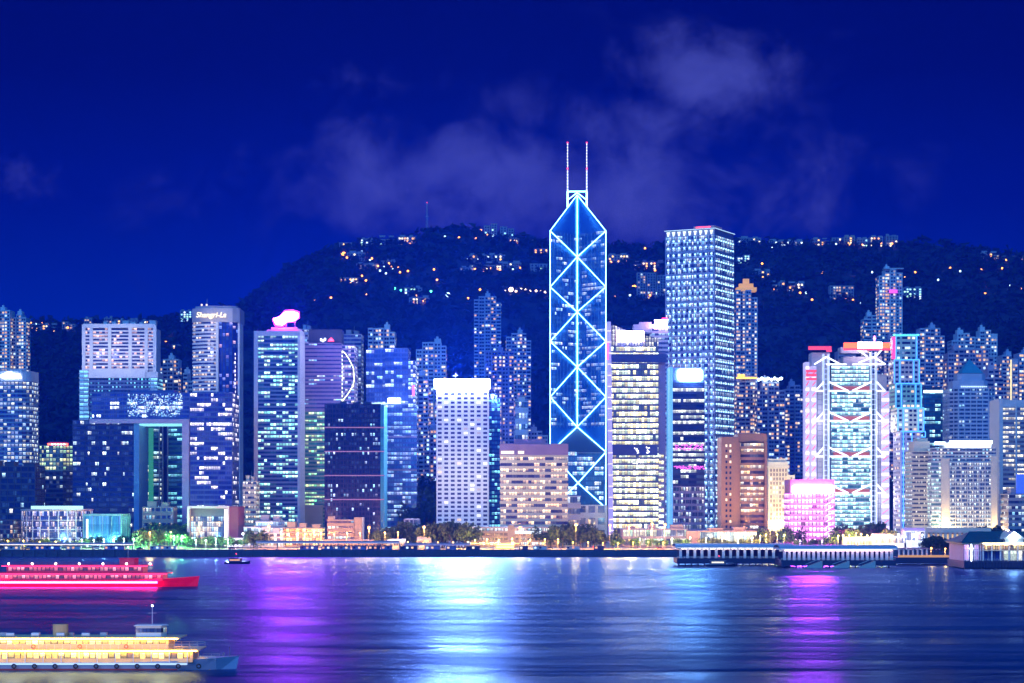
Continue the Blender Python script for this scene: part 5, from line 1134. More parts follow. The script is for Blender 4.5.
# ------------------------------------------------------------------ apartment towers behind
A_ = [('gold-crowned slim tower of flats right of the dotted tower', 736, 758, 291, 2150, 56, .42, RB, 31, 4),
 ('pale flats with amber roofline left of the white roof lights', 737, 756, 378, 1900, 40, .40, RB, 32, 4),
 ('broad flats carrying a row of blinding white roof lights', 757, 785, 383, 1880, 38, .25, RD, 33, 5),
 ('dim blue flats left of the exposed-steel bank tower', 785, 806, 386, 1950, 38, .3, RD, 34, 4),
 ('wide low flats with amber windows behind the cream stone building', 745, 800, 405, 2000, 34, .30, RP, 35, 9),
 ('short white slab of flats beside the foot of the tallest hillside tower', 864, 881, 316, 2250, 26, .25, RW, 36, 4),
 ('tallest slim hillside tower with a pink floor near its top', 879, 903, 270, 2300, 48, .40, RW, 37, 4),
 ('tall mauve flats directly behind the blue-outlined tower', 915, 945, 329, 2050, 48, .35, RB, 38, 6),
 ('violet flats rising left of the blue-outlined tower top', 884, 899, 339, 2060, 46, .30, RP, 39, 3),
 ('white twin-topped flats behind the pyramid roof', 952, 975, 334, 2100, 50, .30, RW, 40, 4),
 ('white flats with a tall square top right of the pyramid roof', 975, 998, 331, 2120, 50, .34, RW, 41, 4),
 ('pink terraced flats just above the pyramid-roofed tower', 948, 994, 350, 1900, 44, .30, RP, 42, 8),
 ('mauve flats filling the gap right of the pyramid-roofed tower', 985, 1004, 370, 1820, 42, .25, RP, 43, 4),
 ('yellow-windowed flats with a bright stair line at the right edge', 1002, 1018, 356, 1950, 46, .45, RB, 44, 3),
 ('last block of flats cut by the right edge of the picture', 1019, 1040, 354, 1970, 46, .42, RB, 45, 4),
 ('pale lilac flats at the far left edge on the slope', -8, 10, 311, 2250, 30, .45, RW, 46, 3),
 ('shorter pale lilac flats second from the far left edge', 11, 26, 315, 2260, 30, .40, RW, 47, 3),
 ('two-lobed pale flats between the white hotel and the round-fronted hotel', 157, 178, 360, 1980, 30, .40, RW, 48, 4),
 ('small lit block of flats left of the round-fronted hotel', 183, 193, 374, 1950, 24, .35, RW, 49, 2),
 ('plain mauve flats behind the top of the exposed-steel bank tower', 838, 856, 352, 2050, 40, .2, RP, 50, 3)]
RT = {}
for (lb, a, b, y, Yd, nf, fr, wl, sd, by) in A_:
    RT[sd] = resid(lb, a, b, y, Yd, nf, fr, wl, sd, bays=by)
t = RT[31]; m = MB()
for k, (a, b, c, d) in enumerate(((737, 757, 291, 287), (740, 754, 287, 283), (744, 750, 283, 278))): m.box(t.lx(a), t.lx(b), 3+k*2, 16-k*2, t.lz(c)+.02, t.lz(d))
m.build('crown', mat('gold_lit_crown', (.8, .5, .15), .6, 0, (1, .42, .03), .8), t)
t = RT[32]; m = MB(); m.box(t.lx(736), t.lx(757), -1.6, -.6, t.lz(379), t.lz(377)); m.box(t.lx(738), t.lx(745), 2, 4, t.lz(377), t.lz(374)); m.build('amber_eave', N_GOLD, t)
t = RT[33]
for k in range(8): m = MB(); m.ball((t.lx(758.5+k*3.2), -1.4, t.h+3+(k % 2)), 1.3, 0, 8, 5); m.build('roof_lamp', glow('stadium_lamp_light', (.75, .97, 1), 18), t)
t = RT[37]; m = MB(); m.box(t.lx(889), t.lx(897), -2.2, -1, t.lz(293), t.lz(290)); m.build('pink_floor_light', glow('hot_pink_light', (1, .08, .85), 2.5), t)
m = MB(); m.box(t.lx(884), t.lx(903.5), -1, 10, t.lz(270)-.01+1.2, t.lz(270)+2.2); m.build('roof_canopy', RW, t)
t = RT[44]; m = MB(); m.box(t.lx(1009.5), t.lx(1010.7), -3.9, -3, t.lz(410), t.lz(360)); m.build('stair_light', glow('yellow_stair_light', (1, .85, .4), 1.8), t)
t = RT[23] if 23 in RT else None
# ================================================================== WATERFRONT
ORD = ['first', 'second', 'third', 'fourth', 'fifth', 'sixth', 'seventh', 'eighth', 'ninth', 'tenth', 'eleventh', 'twelfth', 'thirteenth', 'fourteenth', 'fifteenth', 'sixteenth', 'seventeenth', 'eighteenth', 'nineteenth', 'twentieth']
# glass restaurants behind the promenade
t = grid_low('glass_restaurant', 'two-storey glass restaurant with green-white lit floor left of the brown-ended one', 623, 687, 530, 1360, 22, 2, mat('restaurant_frame', (.26, .22, .28), .6), lit('restaurant_windows', (.4, 1, .55), (1, .95, .7), .70, 1.2, (.06, .10, .25), .08, .4, .5, .4, 2.0), cell=2.2, ratio=.72, fins=7, finw=.5, rk=3)
t = grid_low('glass_restaurant', 'glass hall with yellow-lit ceiling between brown walls behind the long pier', 701, 756, 532, 1358, 22, 1, mat('brown_end_wall', (.40, .26, .24), .8), lit('hall_windows', YEL, (.4, .8, .9), .75, 1.3, (.08, .14, .25), .06, .1, .9, .4, 2.0), cell=2.2, ratio=.82, fins=0, rk=2)
m = MB(); m.box(-t.w/2-9.5, -t.w/2-.6, -1.2, 20, 0, t.h+.6); m.build('end_wall', MATS['brown_end_wall'], t)
KW = mat('kiosk_grey_white', (.45, .45, .48), .7)
for k, (a, b, yt, lb) in enumerate(((846, 872, 541, 'low white tent hall beside the pink-lit pier roof'), (874, 905, 538, 'bright white low canopy hall left of the colonnade'), (905, 924, 532, 'small white stepped kiosk block below the blue-outlined tower'),
                                  (418, 430, 541, 'tiny white-lit kiosk under the dark trees'), (388, 404, 543, 'small orange-lit kiosk below the blue glass tower'))):
    t = grid_low('kiosk', lb, a, b, yt, 1334, 10, 1, KW, lit('kiosk_windows_%d' % k, (1, .95, .85), (1, .6, .3), .6, .9, (.3, .3, .4), .12), cell=2, ratio=.5, fins=4, finw=.3)
    m = MB(); q = t.w/2+.8; m.quad([(-q, -.8, t.h+.8), (q, -.8, t.h+.8), (q, 5, t.h+2.6), (-q, 5, t.h+2.6)]); m.quad([(-q, 10.8, t.h+.8), (-q, 5, t.h+2.6), (q, 5, t.h+2.6), (q, 10.8, t.h+.8)]); m.build('roof', WHITE, t)
# low sheds and huts on the quay
SH = [(300, 318, 'violet'), (321, 333, 'blue'), (334, 350, 'blue-grey'), (352, 366, 'violet'), (368, 380, 'dark'), (381, 392, 'blue'), (400, 417, 'dark'), (425, 440, 'violet'), (446, 456, 'blue'), (466, 480, 'dark'), (519, 528, 'dark'), (533, 547, 'pale'), (566, 580, 'pale'), (594, 604, 'dark'), (4, 20, 'pale'), (30, 60, 'blue'), (66, 80, 'pale'), (104, 124, 'violet'), (150, 176, 'pale')]
cl = {'violet': (.28, .22, .50), 'blue': (.12, .18, .5), 'blue-grey': (.25, .3, .5), 'dark': (.04, .05, .15), 'pale': (.55, .55, .6)}
for k, (a, b, c) in enumerate(SH):
    Yd = 1290; t = T('quay_hut', '%s hut on the quay edge, %s hut from the left along the shore' % (c, ORD[sorted(SH).index((a, b, c))]), 'hut', a, b, 549.6-(k % 3)*.9, Yd, 5, GZ, 'huts along the quay edge')
    m = MB(); m.box(-t.w/2, t.w/2, 0, 5, 0, max(2.4, t.h)); m.build('wall', mat('hut_'+c.replace('-', '_'), cl[c], .7), t)
    m = MB(); m.box(-t.w/2-.4, t.w/2+.4, -.6, 5.4, max(2.4, t.h), max(2.4, t.h)+.25); m.build('roof', ROOFM, t)
    for i in range(max(1, int(t.w/3.2))):
        m = MB(); x = -t.w/2+1.4+i*3.1; m.box(x-.7, x+.7, -.12, .05, .9, 2.0); m.build('window', WL[(i+k) % 4] if (i+k) % 3 else DGLASS, t)
# elevated roads along the shore
def viaduct(label, a, b, Yd, zt, glowc, gs):
    t = T('elevated_walkway', label, 'walkway', a, b, 540, Yd, 6); m = MB(); m.box(-t.w/2, t.w/2, 0, 6, zt-.6, zt); m.box(-t.w/2, t.w/2, -.2, .05, zt, zt+1.0); m.build('deck', mat('deck_blue_grey', (.35, .36, .5), .7), t)
    m = MB(); m.box(-t.w/2, t.w/2, -.35, -.22, zt-.5, zt-.15); m.build('light_strip', glow(*glowc, gs), t)
    pm = MB(); pm.box(-.35, .35, 2.2, 3.2, 0, zt-.6); me_ = pm.mesh('post', GREY); n = max(2, int(t.w/12))
    for i in range(n+1): link('post', me_, t, (-t.w/2+.5+(t.w-1)*i/n, 0, 0))
    return t
viaduct('white-edged elevated road along the shore at the left', -30, 133, 1292, 3.6, ('viaduct_white_light', (1, .9, .85)), 2.0)
viaduct('blue-lit covered footbridge along the shore in the left middle', 256, 400, 1294, 4.6, ('viaduct_blue_light', (.45, .6, 1)), .9)
viaduct('violet low footbridge under the dark trees in front of the white tower', 404, 470, 1293, 3.4, ('viaduct_violet_light', (.5, .45, 1)), .8)
t = T('bus_shelter_row', 'long yellow-lit awning in front of the parking blocks', 'awning', 470, 520, 546, 1330, 5)
m = MB(); m.box(-t.w/2, t.w/2, 0, 5, 3.2, 3.5); m.build('roof', STEEL, t); m = MB(); m.box(-t.w/2+.4, t.w/2-.4, .5, 1.2, 2.9, 3.15); m.build('light_strip', glow('yellow_awning_light', (1, .62, .03), 5), t)
m = MB()
for i in range(9): m.bar((-t.w/2+.6+(t.w-1.2)*i/8, 2, 0), (-t.w/2+.6+(t.w-1.2)*i/8, 2, 3.2), .15)
m.build('post', STEEL, t)

# piers with colonnades
def pier(label, x0, x1, Yd, d, ncol, glowm, zr=10.5):
    t = T('ferry_pier', label, 'pier', x0, x1, 547, Yd, d, 0)
    m = MB(); m.box(-t.w/2, t.w/2, 0, d, 1.2, 4.0)
    for i in range(int(t.w/3.4)): x = -t.w/2+1+i*3.4; m.box(x-.35, x+.35, -.35, -.01, -1.5, 4.1)
    m.build('deck', mat('pier_dark', (.05, .05, .10), .7), t)
    pm = MB(); pm.box(-.7, .7, 1.2, 2.3, 4.01, zr-1.2); pm.box(-1.2, 1.2, 1.1, 2.4, zr-2.0, zr-1.21); me_ = pm.mesh('column', mat('pier_column_white', (.85, .82, .82), .6)); pm = MB()
    for i in range(ncol+1): link('column', me_, t, (-t.w/2+2+(t.w-4)*i/ncol, 0, 0))
    m = MB(); m.box(-t.w/2-.8, t.w/2+.8, -.6, d, zr-1.2, zr-.4)
    n = 10
    for i in range(n):
        a0, a1 = math.pi*i/n, math.pi*(i+1)/n; y0, y1 = d/2-(d/2+.6)*math.cos(a0), d/2-(d/2+.6)*math.cos(a1); z0, z1 = zr-.39+1.6*math.sin(a0), zr-.39+1.6*math.sin(a1)
        m.quad([(-t.w/2-.8, y0, z0), (t.w/2+.8, y0, z0), (t.w/2+.8, y1, z1), (-t.w/2-.8, y1, z1)])
    m.build('roof', mat('pier_roof_pale', (.5, .58, .68), .6), t)
    m = MB()
    for i in range(ncol): x = -t.w/2+2+(t.w-4)*(i+.5)/ncol; m.box(x-1.2, x+1.2, .2, .6, zr-1.35, zr-1.22)
    m.build('light_strip', glowm, t)
    m = MB(); m.box(-t.w/2, t.w/2, -.8, -.62, zr-1.0, zr-.6); m.build('eave_light', glow('pier_eave_light', (.75, .85, 1), .8), t)
    m = MB()
    for i in range(ncol): x = -t.w/2+2+(t.w-4)*(i+.5)/ncol; m.box(x-1.9, x+1.9, d-3.2, d-3, 4.05, zr-2.5)
    m.build('back_panel', mat('pier_back', (.06, .07, .18), .6), t)
    m = MB(); m.box(-t.w/2, t.w/2, .3, .4, 4.9, 5.05); m.box(-t.w/2, t.w/2, .3, .4, 4.4, 4.5)
    for i in range(int(t.w/2)): m.box(-t.w/2+i*2, -t.w/2+i*2+.1, .3, .4, 4.01, 4.9)
    m.build('railing', WHITE, t)
    return t
pier('long public pier with white columns and pale curved roof, the left of the two', 677, 792, 1105, 24, 15, glow('pier_cool_light', (1, .85, .8), 14, True))
pier('long public pier with pink-lit columns, the right of the two', 781, 896, 1070, 24, 22, glow('pier_pink_light', (1, .62, .72), 16, True))
for k, (x, lb) in enumerate(((805, 'leftmost'), (832, 'middle'), (858, 'rightmost'))):   # landing steps
    t = thing('landing_steps', '%s flight of pale landing steps on the front of the right pier' % lb, 'steps', (wx(x, 1068), 1068.2, 0), 0, 'landing steps of the pier')
    m = MB()
    for i in range(8): m.box(i*1.1, i*1.1+1.1, -1.4, 0, 0, .8+i*.42)
    m.build('step', mat('pale_steps', (.6, .52, .48)), t)
    m = MB(); m.bar((0, -1.3, 2), (9, -1.3, 5.4), .12); m.build('railing', WHITE, t)
t = T('pier_terrace', 'low orange-lit terrace with white columns between the pier and the ferry terminal', 'terrace', 893, 958, 549, 1120, 20, 0)
m = MB(); m.box(-t.w/2, t.w/2, 0, 20, .8, 4.1); m.build('deck', MATS['pier_dark'], t)
m = MB(); m.box(-t.w/2+3, t.w/2-14, 3, 18, 8.4, 8.9); m.build('roof', PINKST, t)
m = MB(); m.box(-t.w/2+3, t.w/2-2, 1.0, 1.4, 4.1, 5.3); m.build('parapet', mat('orange_parapet', (.6, .38, .15), .7, 0, (1, .4, .05), .7), t)
for i in range(7): q = MB(); x = -t.w/2+4+(t.w-20)*i/6; q.box(x-.4, x+.4, 3.4, 4.2, 4.1, 8.39); q.build('column', WHITE, t)
# ferry terminal at the right
t = T('ferry_terminal', 'two-storey ferry terminal with dark pitched roof, round white lamp and blue gates', 'ferry terminal', 964, 1046, 536, 1055, 40, 0)
X0, X1 = -t.w/2, t.w/2
m = MB(); m.box(X0, X1, 0, 40, .5, 4.0)
for i in range(26): x = X0+.6+i*1.6; m.box(x-.35, x+.35, -.6, -.01, -2, 4.3)
m.box(X0, X1, -.7, -.5, 1.2, 1.6); m.box(X0, X1, -.7, -.5, 3.0, 3.4); m.build('deck', MATS['pier_dark'], t)
m = MB(); m.box(X0+.5, X1, 4, 38, 4.01, 13.4); m.build('wall', mat('terminal_lilac', (.42, .34, .46), .7), t)
m = MB()
for i in range(9): x = X0+.6+i*1.0; m.box(x-.16, x+.16, .6, 1.0, 4.01, 12.6)
for z in (6.6, 9.3): m.box(X0+.4, t.lx(981), .7, .9, z, z+.2)
m.build('screen', mat('terminal_screen_white', (.8, .75, .85)), t)
m = MB(); m.box(X0+.6, t.lx(981), 3.7, 3.95, 4.6, 12.2); m.build('light_panel', lit('terminal_panel_lights', (.9, .35, .9), (.5, .5, 1), .75, 1.1, (.3, .1, .5), .1), t)
for i in range(8):
    q = MB(); x = t.lx(983.5)+i*4.4; q.box(x-.35, x+.35, .6, 1.3, 4.01, 12.6); q.box(x-.6, x+.6, .4, 1.5, 11.6, 12.59); q.build('column', WHITE, t)
m = MB(); m.box(X0-1, X1, -1, 39, 12.6, 13.0); m.box(X0-1.3, X1, -1.4, 39, 13.01, 13.4); m.box(t.lx(983), X1, .2, 4, 9.2, 9.6); m.build('upper_floor', CREAM, t)
m = MB(); q = X0-1.8
ax = t.lx(978)
m.quad([(q, -2, 13.5), (X1, -2, 13.5), (X1, 20, 18.5), (ax, 20, 18.5)]); m.quad([(q, 41, 13.5), (ax, 20, 18.5), (X1, 20, 18.5), (X1, 41, 13.5)]); m.quad([(q, -2, 13.5), (ax, 20, 18.5), (q, 41, 13.5)])
m.quad([(q, -2, 13.42), (q, 41, 13.42), (X1, 41, 13.42), (X1, -2, 13.42)])
for k in range(22):
    x = q+1+k*2.0
    if x > ax: m.bar((x, -2, 13.6), (x, 20, 18.6), .12)
m.bar((ax, 20, 18.6), (X1, 20, 18.6), .3); m.bar((q, -2, 13.6), (ax, 20, 18.6), .25)
m.build('roof', mat('green_tile', (.05, .13, .14), .6), t)
m = MB(); m.box(t.lx(1004), t.lx(1022), -2.4, 14, 13.6, 15.2); m.quad([(t.lx(1002), -3, 15.2), (t.lx(1024), -3, 15.2), (t.lx(1013), -3, 19.2)]); m.quad([(t.lx(1002), -3, 15.2), (t.lx(1013), -3, 19.2), (t.lx(1013), 19, 19.2), (t.lx(1002), 10, 15.2)]); m.quad([(t.lx(1024), -3, 15.2), (t.lx(1024), 10, 15.2), (t.lx(1013), 19, 19.2), (t.lx(1013), -3, 19.2)]); m.build('gable', CREAM, t)
m = MB(); m.box(t.lx(982), X1, -1.9, -1.65, 12.7, 13.2); m.build('light_strip', glow('terminal_strip', (1, .85, .55), 8, True), t)
m = MB()
for i in range(5): x = t.lx(985)+i*4.4; m.box(x+.8, x+3, -.9, -.5, 12.2, 12.58)
m.build('ceiling_light', glow('terminal_ceiling_light', (1, .7, .4), 10, True), t)
for k, (a, b) in enumerate(((985, 989), (991, 995.5), (997, 1003), (1005.5, 1024))):
    q = MB(); q.box(t.lx(a), t.lx(b), 3.3, 3.9, 4.3, 9.1); q.build('gate', mat('blue_gate', (.02, .05, .3), .5) if k < 3 else lit('bright_gate_light', (.85, 1, .8), (1, .95, .8), .95, 2.0, (.2, .4, .3), .05), t)
q = MB(); q.box(t.lx(984), X1, 3.4, 3.9, 9.9, 12.3, cell=1.3); q.build('window_band', lit('terminal_windows', (1, .50, .2), YEL, .8, 1.6, (.3, .2, .1), .15), t)
m = MB(); m.box(t.lx(983), X1, -.2, -.1, 5.0, 5.1); m.box(t.lx(983), X1, .3, .36, 10.6, 10.7)
for i in range(30): m.box(t.lx(983)+i*1.1, t.lx(983)+i*1.1+.08, -.2, -.1, 4.01, 5.0)
m.build('railing', WHITE, t)
m = MB(); m.ball((t.lx(1012.5), -3.4, 17.0), 1.5, 0, 12, 8); m.build('round_light', glow('terminal_round_light', (.55, .75, 1), 90, True), t)
m = MB(); m.bar((t.lx(971), -.8, 4), (t.lx(971), -.8, 13), .28); m.bar((t.lx(968.8), -.8, 10.4), (t.lx(973.2), -.8, 10.4), .25); m.build('post_light', N_WHITE, t)
t = T('gangway_hut', 'small teal-roofed gangway beside the left end of the ferry terminal', 'gangway', 953, 964, 550, 1085, 12, 0)
m = MB(); m.box(-t.w/2, t.w/2, 0, 12, .5, 4); m.build('deck', MATS['pier_dark'], t)
m = MB(); m.quad([(-t.w/2, 0, 4), (-t.w/2, 4, 4), (t.w/2, 4, 10), (t.w/2, 0, 10)]); m.quad([(-t.w/2, 0, 4.01), (t.w/2, 0, 10), (t.w/2, 0, 8.8), (-t.w/2+1, 0, 4.01)]); m.build('ramp', mat('teal_ramp', (.1, .5, .5), .5, 0, (.2, .9, .8), .3), t)

# ------------------------------------------------------------------ trees
TRUNK = mat('bark', (.10, .07, .05), .9)
def leafmat(n, c):
    m_ = mat(n, c, .85, var=.5, scale=.9); return m_
LEAF = [leafmat('leaf_dark', (.045, .085, .035)), leafmat('leaf_green', (.07, .16, .04)), leafmat('leaf_olive', (.11, .13, .04))]
def crownmesh(seed, mt, n=950, h=9, r=4.2):
    rn = random.Random(seed); m = MB(); lobes = [(rn.gauss(0, r*.42), rn.gauss(0, r*.42), h*.58+rn.uniform(-1, 1)*h*.22, rn.uniform(.34, .62)*r) for _ in range(9)]
    for k in range(n):
        lx_, ly_, lz_, lr = rn.choice(lobes); d = Vector((rn.gauss(0, 1), rn.gauss(0, 1), rn.gauss(0, 1))).normalized()*lr*rn.random()**.35
        c = Vector((lx_, ly_, lz_))+d*1.0; a = Vector((rn.gauss(0, 1), rn.gauss(0, 1), rn.gauss(0, 1))).normalized(); b = a.cross(Vector((rn.gauss(0, 1), rn.gauss(0, 1), rn.gauss(0, 1)))).normalized(); s = rn.uniform(.28, .55)
        m.quad([c-a*s-b*s*.6, c+a*s-b*s*.6, c+a*s*.7+b*s*.6, c-a*s*.7+b*s*.6])
    return m.mesh('crown', mt), lobes
def trunkmesh(lobes):
    m = MB(); m.bar((0, 0, -.3), (.1, 0, 3.2), .32, 0, 6, .22)
    for lx_, ly_, lz_, lr in lobes[:6]: m.bar((.1, 0, 2.8), (lx_*.8, ly_*.8, lz_), .18, 0, 5, .05)
    return m.mesh('trunk', TRUNK)
TV = []
for k in range(6): cmh, lb = crownmesh(k, LEAF[k % 3]); TV.append((cmh, trunkmesh(lb)))
rr = random.Random(77); trees = []
def clump(x0, x1, n, Y0, Y1, s0, s1, where, vs=(0, 3), zf=None):
    for k in range(n): trees.append((x0+(x1-x0)*(k+rr.uniform(.2, .8))/n, rr.uniform(Y0, Y1), rr.uniform(s0, s1), where, rr.choice(vs), zf))
clump(248, 264, 4, 1332, 1345, .9, 1.3, 'in front of the gold-lit frontage')
clump(374, 400, 7, 1330, 1380, 1.1, 1.6, 'at the foot of the blue glass tower')
clump(404, 470, 20, 1335, 1400, 1.1, 1.9, 'in the dark grove before the white tower')
clump(546, 606, 17, 1335, 1390, 1.0, 1.7, 'at the foot of the neon-edged tower')
clump(608, 690, 9, 1332, 1342, .5, .8, 'before the left glass restaurant', (1, 4))
clump(700, 756, 9, 1330, 1338, .55, .75, 'before the yellow-lit glass hall', (2, 5))
clump(756, 792, 9, 1335, 1390, 1.0, 1.6, 'left of the magenta cube', (0, 2, 5))
clump(796, 836, 6, 1330, 1345, .6, 1.0, 'in front of the magenta cube')
clump(836, 892, 16, 1340, 1420, 1.0, 1.8, 'in front of the exposed-steel bank tower', (0, 2, 3, 5))
clump(926, 952, 7, 1185, 1220, .9, 1.3, 'behind the orange-lit terrace')
clump(140, 186, 14, 1330, 1420, .9, 1.5, 'in the green-lit park', (1, 4))
clump(80, 142, 16, 1328, 1400, .5, .8, 'along the sloping park path', (1, 4, 0))
clump(186, 244, 12, 1326, 1345, .6, .9, 'before the framed hall', (1, 4, 2))
clump(-5, 78, 12, 1322, 1330, .5, .8, 'before the curved pavilion', (2, 1, 5))
clump(980, 998, 3, 1380, 1400, 1.4, 1.6, 'beside the colonnade at the right')
clump(418, 437, 14, 1600, 1760, 2.2, 3.4, 'on the dark slope left of the white tower', (0, 3))
def parkz(x, y):
    a = (x+312)/130; b = (y-1326)/110
    if 0 <= a <= 1 and 0 <= b <= 1: return GZ+math.sin(math.pi*min(1, a))*b*9*a
    return GZ
cnt = {}
for (px, Yt, s, where, v, zf) in sorted(trees, key=lambda q: q[0]):
    cnt[where] = cnt.get(where, 0)+1; k = cnt[where]; size = 'small round' if s < .85 else 'tall spreading' if s > 1.4 else 'leafy'
    zb = parkz(wx(px, Yt), Yt) if Yt < 1500 else GZ+(px-410)*0+ (Yt-1600)*.12+4
    o = thing('broadleaf_tree', '%s tree %s, %s from left' % (size, where, ORD[k-1]), 'tree', (wx(px, Yt), Yt, zb), rr.uniform(0, 6), 'trees '+where); o.scale = (s*1.05, s*1.05, s)
    link('crown', TV[v][0], o); link('trunk', TV[v][1], o)
# dark slope behind the grove
m = MB()
for i in range(12): m.quad([(wx(415+2*i, 1600), 1590, GZ), (wx(417+2*i, 1600), 1590, GZ), (wx(417+2*i, 1780), 1780, GZ+25), (wx(415+2*i, 1780), 1780, GZ+25)])
tag(m.build('slope', TERR), kind='structure')

# ------------------------------------------------------------------ lamps
def lamp(px, Yl, h, col, ccol, where, k, r=.45, e=2200, zb=None, twin=False):
    zb = parkz(wx(px, Yl), Yl) if zb is None else zb
    o = thing('street_lamp', '%s street lamp %s, %s there from the left' % (col, where, ORD[k]), 'street lamp', (wx(px, Yl), Yl, zb), 0, 'street lamps '+where)
    m = MB(); m.bar((0, 0, 0), (0, 0, h), .14, 0, 6, .09); m.bar((0, 0, h), (0, -1.0, h+.15), .07); m.build('pole', STEEL, o)
    m = MB(); m.ball((0, -1.0, h), r, 0, 8, 5, sz=.8); m.build('lamp_head', glow('lamp_%s_light' % col.replace('-', '_'), ccol, 5), o)
    l = bpy.data.lights.new('lamp_light', 'POINT'); l.energy = e*4; l.color = ccol; l.shadow_soft_size = .5; link('lamp_light', l, o, (0, -1.4, h-.6))
LO, LY, LWc, LG_ = (1, .40, .07), (1, .62, .10), (.8, .9, 1), (.25, 1, .35)
groups = [('on the quay before the low towers', 'orange', LO, 1318, 10, 7000, [150, 171, 281, 289, 297, 305, 314, 321, 334, 347, 360, 385, 398]), ('along the kerb', 'low gold', (1, .5, .06), 1300, 4.5, 3000, list(range(408, 672, 15))), ('over the shore road', 'tall orange', LO, 1312, 15, 24000, [269, 369, 424, 520, 576, 610, 629, 652, 665, 770]),
          ('behind the parking blocks road', 'amber', LY, 1324, 6, 3500, [475, 487, 499, 512, 530, 545, 558]), ('among trees before the bank tower', 'golden', LY, 1330, 9, 6000, [838, 843, 849, 856, 861, 867, 873, 879, 885, 760, 766, 777, 784]),
          ('on the terrace by the ferry terminal', 'deep orange', LO, 1135, 5, 2500, [931, 945]), ('in the park on the left', 'green-white', LG_, 1345, 7, 9000, [142, 151, 158, 166, 174, 182]), ('along the park path', 'cool white', (.6, 1, .8), 1322, 6, 3500, [70, 82, 94, 104, 114, 124, 134, 196, 206, 216, 228]),
          ('before the white low halls', 'bright white', LWc, 1320, 9, 2500, [243, 298, 884, 898, 912, 922]), ('before the glass restaurants', 'warm white', (1, .75, .4), 1322, 7, 4500, [640, 672, 690, 706, 722, 738, 752]), ('by the magenta cube', 'violet', (.8, .4, 1), 1320, 5, 3500, [800, 822]), ('before the pavilion', 'yellow', LY, 1316, 5, 3000, [8, 24, 40, 56])]
for where, col, cc, Yl, h, e, xs in groups:
    for k, x in enumerate(sorted(xs)): lamp(x, Yl+rr.uniform(-4, 4), h*rr.uniform(.9, 1.1), col, cc, where, k, .95 if 'tall' in col else .6 if 'bright' in col else .45, e)

# ------------------------------------------------------------------ vehicles on the shore road
def vehicle(px, kind, col, cname, k):
    L, W, Hh = (4.4, 1.8, 1.45) if kind == 'car' else (11.5, 2.5, 3.9) if kind == 'bus' else (5.2, 1.9, 2.1)
    o = thing({'car': 'parked_car', 'bus': 'city_bus', 'van': 'delivery_van'}[kind], '%s %s on the shore road, %s vehicle from the left' % (cname, kind, ORD[k]), kind, (wx(px, 1305+(k % 3)*5), 1305+(k % 3)*5, GZ-.04), 0, 'vehicles on the shore road')
    m = MB(); z0 = .3; pm = mat('paint_'+cname, col, .3, .2)
    if kind == 'car':
        m.box(-L/2, L/2, -W/2, W/2, z0, .8); m.build('body', pm, o); m = MB(); q = [(-1.4, -.8), (1.1, -.8), (1.1, .8), (-1.4, .8)]; m.prism(q, .81, 1.45); m.build('cabin', DGLASS, o)
    else:
        m.box(-L/2, L/2, -W/2, W/2, z0, Hh); m.build('body', pm, o)
        for zz in ([1.0, 2.6] if kind == 'bus' else [1.2]): m = MB(); m.box(-L/2+.4, L/2-.3, -W/2-.03, W/2+.03, zz, zz+.8, cell=1); m.build('window_band', WL[2] if kind == 'bus' else DGLASS, o)
    for sx in (-1, 1):
        for sy in (-1, 1): m = MB(); m.bar((sx*L*.32, sy*W/2-.1, .33), (sx*L*.32, sy*W/2+.1, .33), .33, 0, 10); m.build('wheel', DARK, o)
    for sy in (-1, 1):
        m = MB(); m.box(L/2, L/2+.05, sy*W*.35-.15, sy*W*.35+.15, .55, .75); m.build('headlight', N_WHITE, o); m = MB(); m.box(-L/2-.05, -L/2, sy*W*.35-.15, sy*W*.35+.15, .55, .75); m.build('tail_light', N_RED, o)
VS = [(12, 'car', (.6, .6, .62), 'silver'), (52, 'bus', (.6, .05, .05), 'red'), (96, 'van', (.75, .75, .75), 'white'), (140, 'car', (.03, .03, .04), 'black'), (232, 'car', (.6, .05, .05), 'red'), (415, 'van', (.1, .2, .5), 'blue'), (458, 'car', (.6, .6, .62), 'silver'),
      (505, 'bus', (.7, .5, .1), 'yellow'), (550, 'car', (.03, .03, .04), 'black'), (597, 'van', (.6, .05, .05), 'red'), (618, 'car', (.75, .75, .75), 'white'), (660, 'car', (.6, .05, .05), 'red')]
for k, (x, kd, c, cn) in enumerate(VS): vehicle(x, kd, c, cn, k)

# ------------------------------------------------------------------ boats
def hull(L, W, h, sheer, n=14, bow=.32, draft=.8):
    m = MB(); P = []
    for i in range(n+1):
        x = -L/2+L*i/n; f = i/n; wv_ = W/2*(1 if f < 1-bow else max(0, math.cos((f-(1-bow))/bow*math.pi/2))**.7+.02); wv_ *= (.9+.1*min(1, f*8)); zt = h+sheer*max(0, (f-.55)/.45)**2
        fl = .82 if f < 1-bow else .82-.5*(f-(1-bow))/bow
        P.append([(x-(.0 if f < .9 else (f-.9)*L*.12), -wv_*fl, -draft), (x, -wv_, zt), (x, wv_, zt), (x-(.0 if f < .9 else (f-.9)*L*.12), wv_*fl, -draft)])
    for a, b in zip(P, P[1:]):
        m.quad([a[0], b[0], b[1], a[1]]); m.quad([a[1], b[1], b[2], a[2]]); m.quad([a[2], b[2], b[3], a[3]]); m.quad([a[3], b[3], b[0], a[0]])
    m.quad([P[0][0], P[0][1], P[0][2], P[0][3]]); m.quad([P[-1][3], P[-1][2], P[-1][1], P[-1][0]]); return m
def lettered(name, m, mt, o): return m.build(name, mt, o)
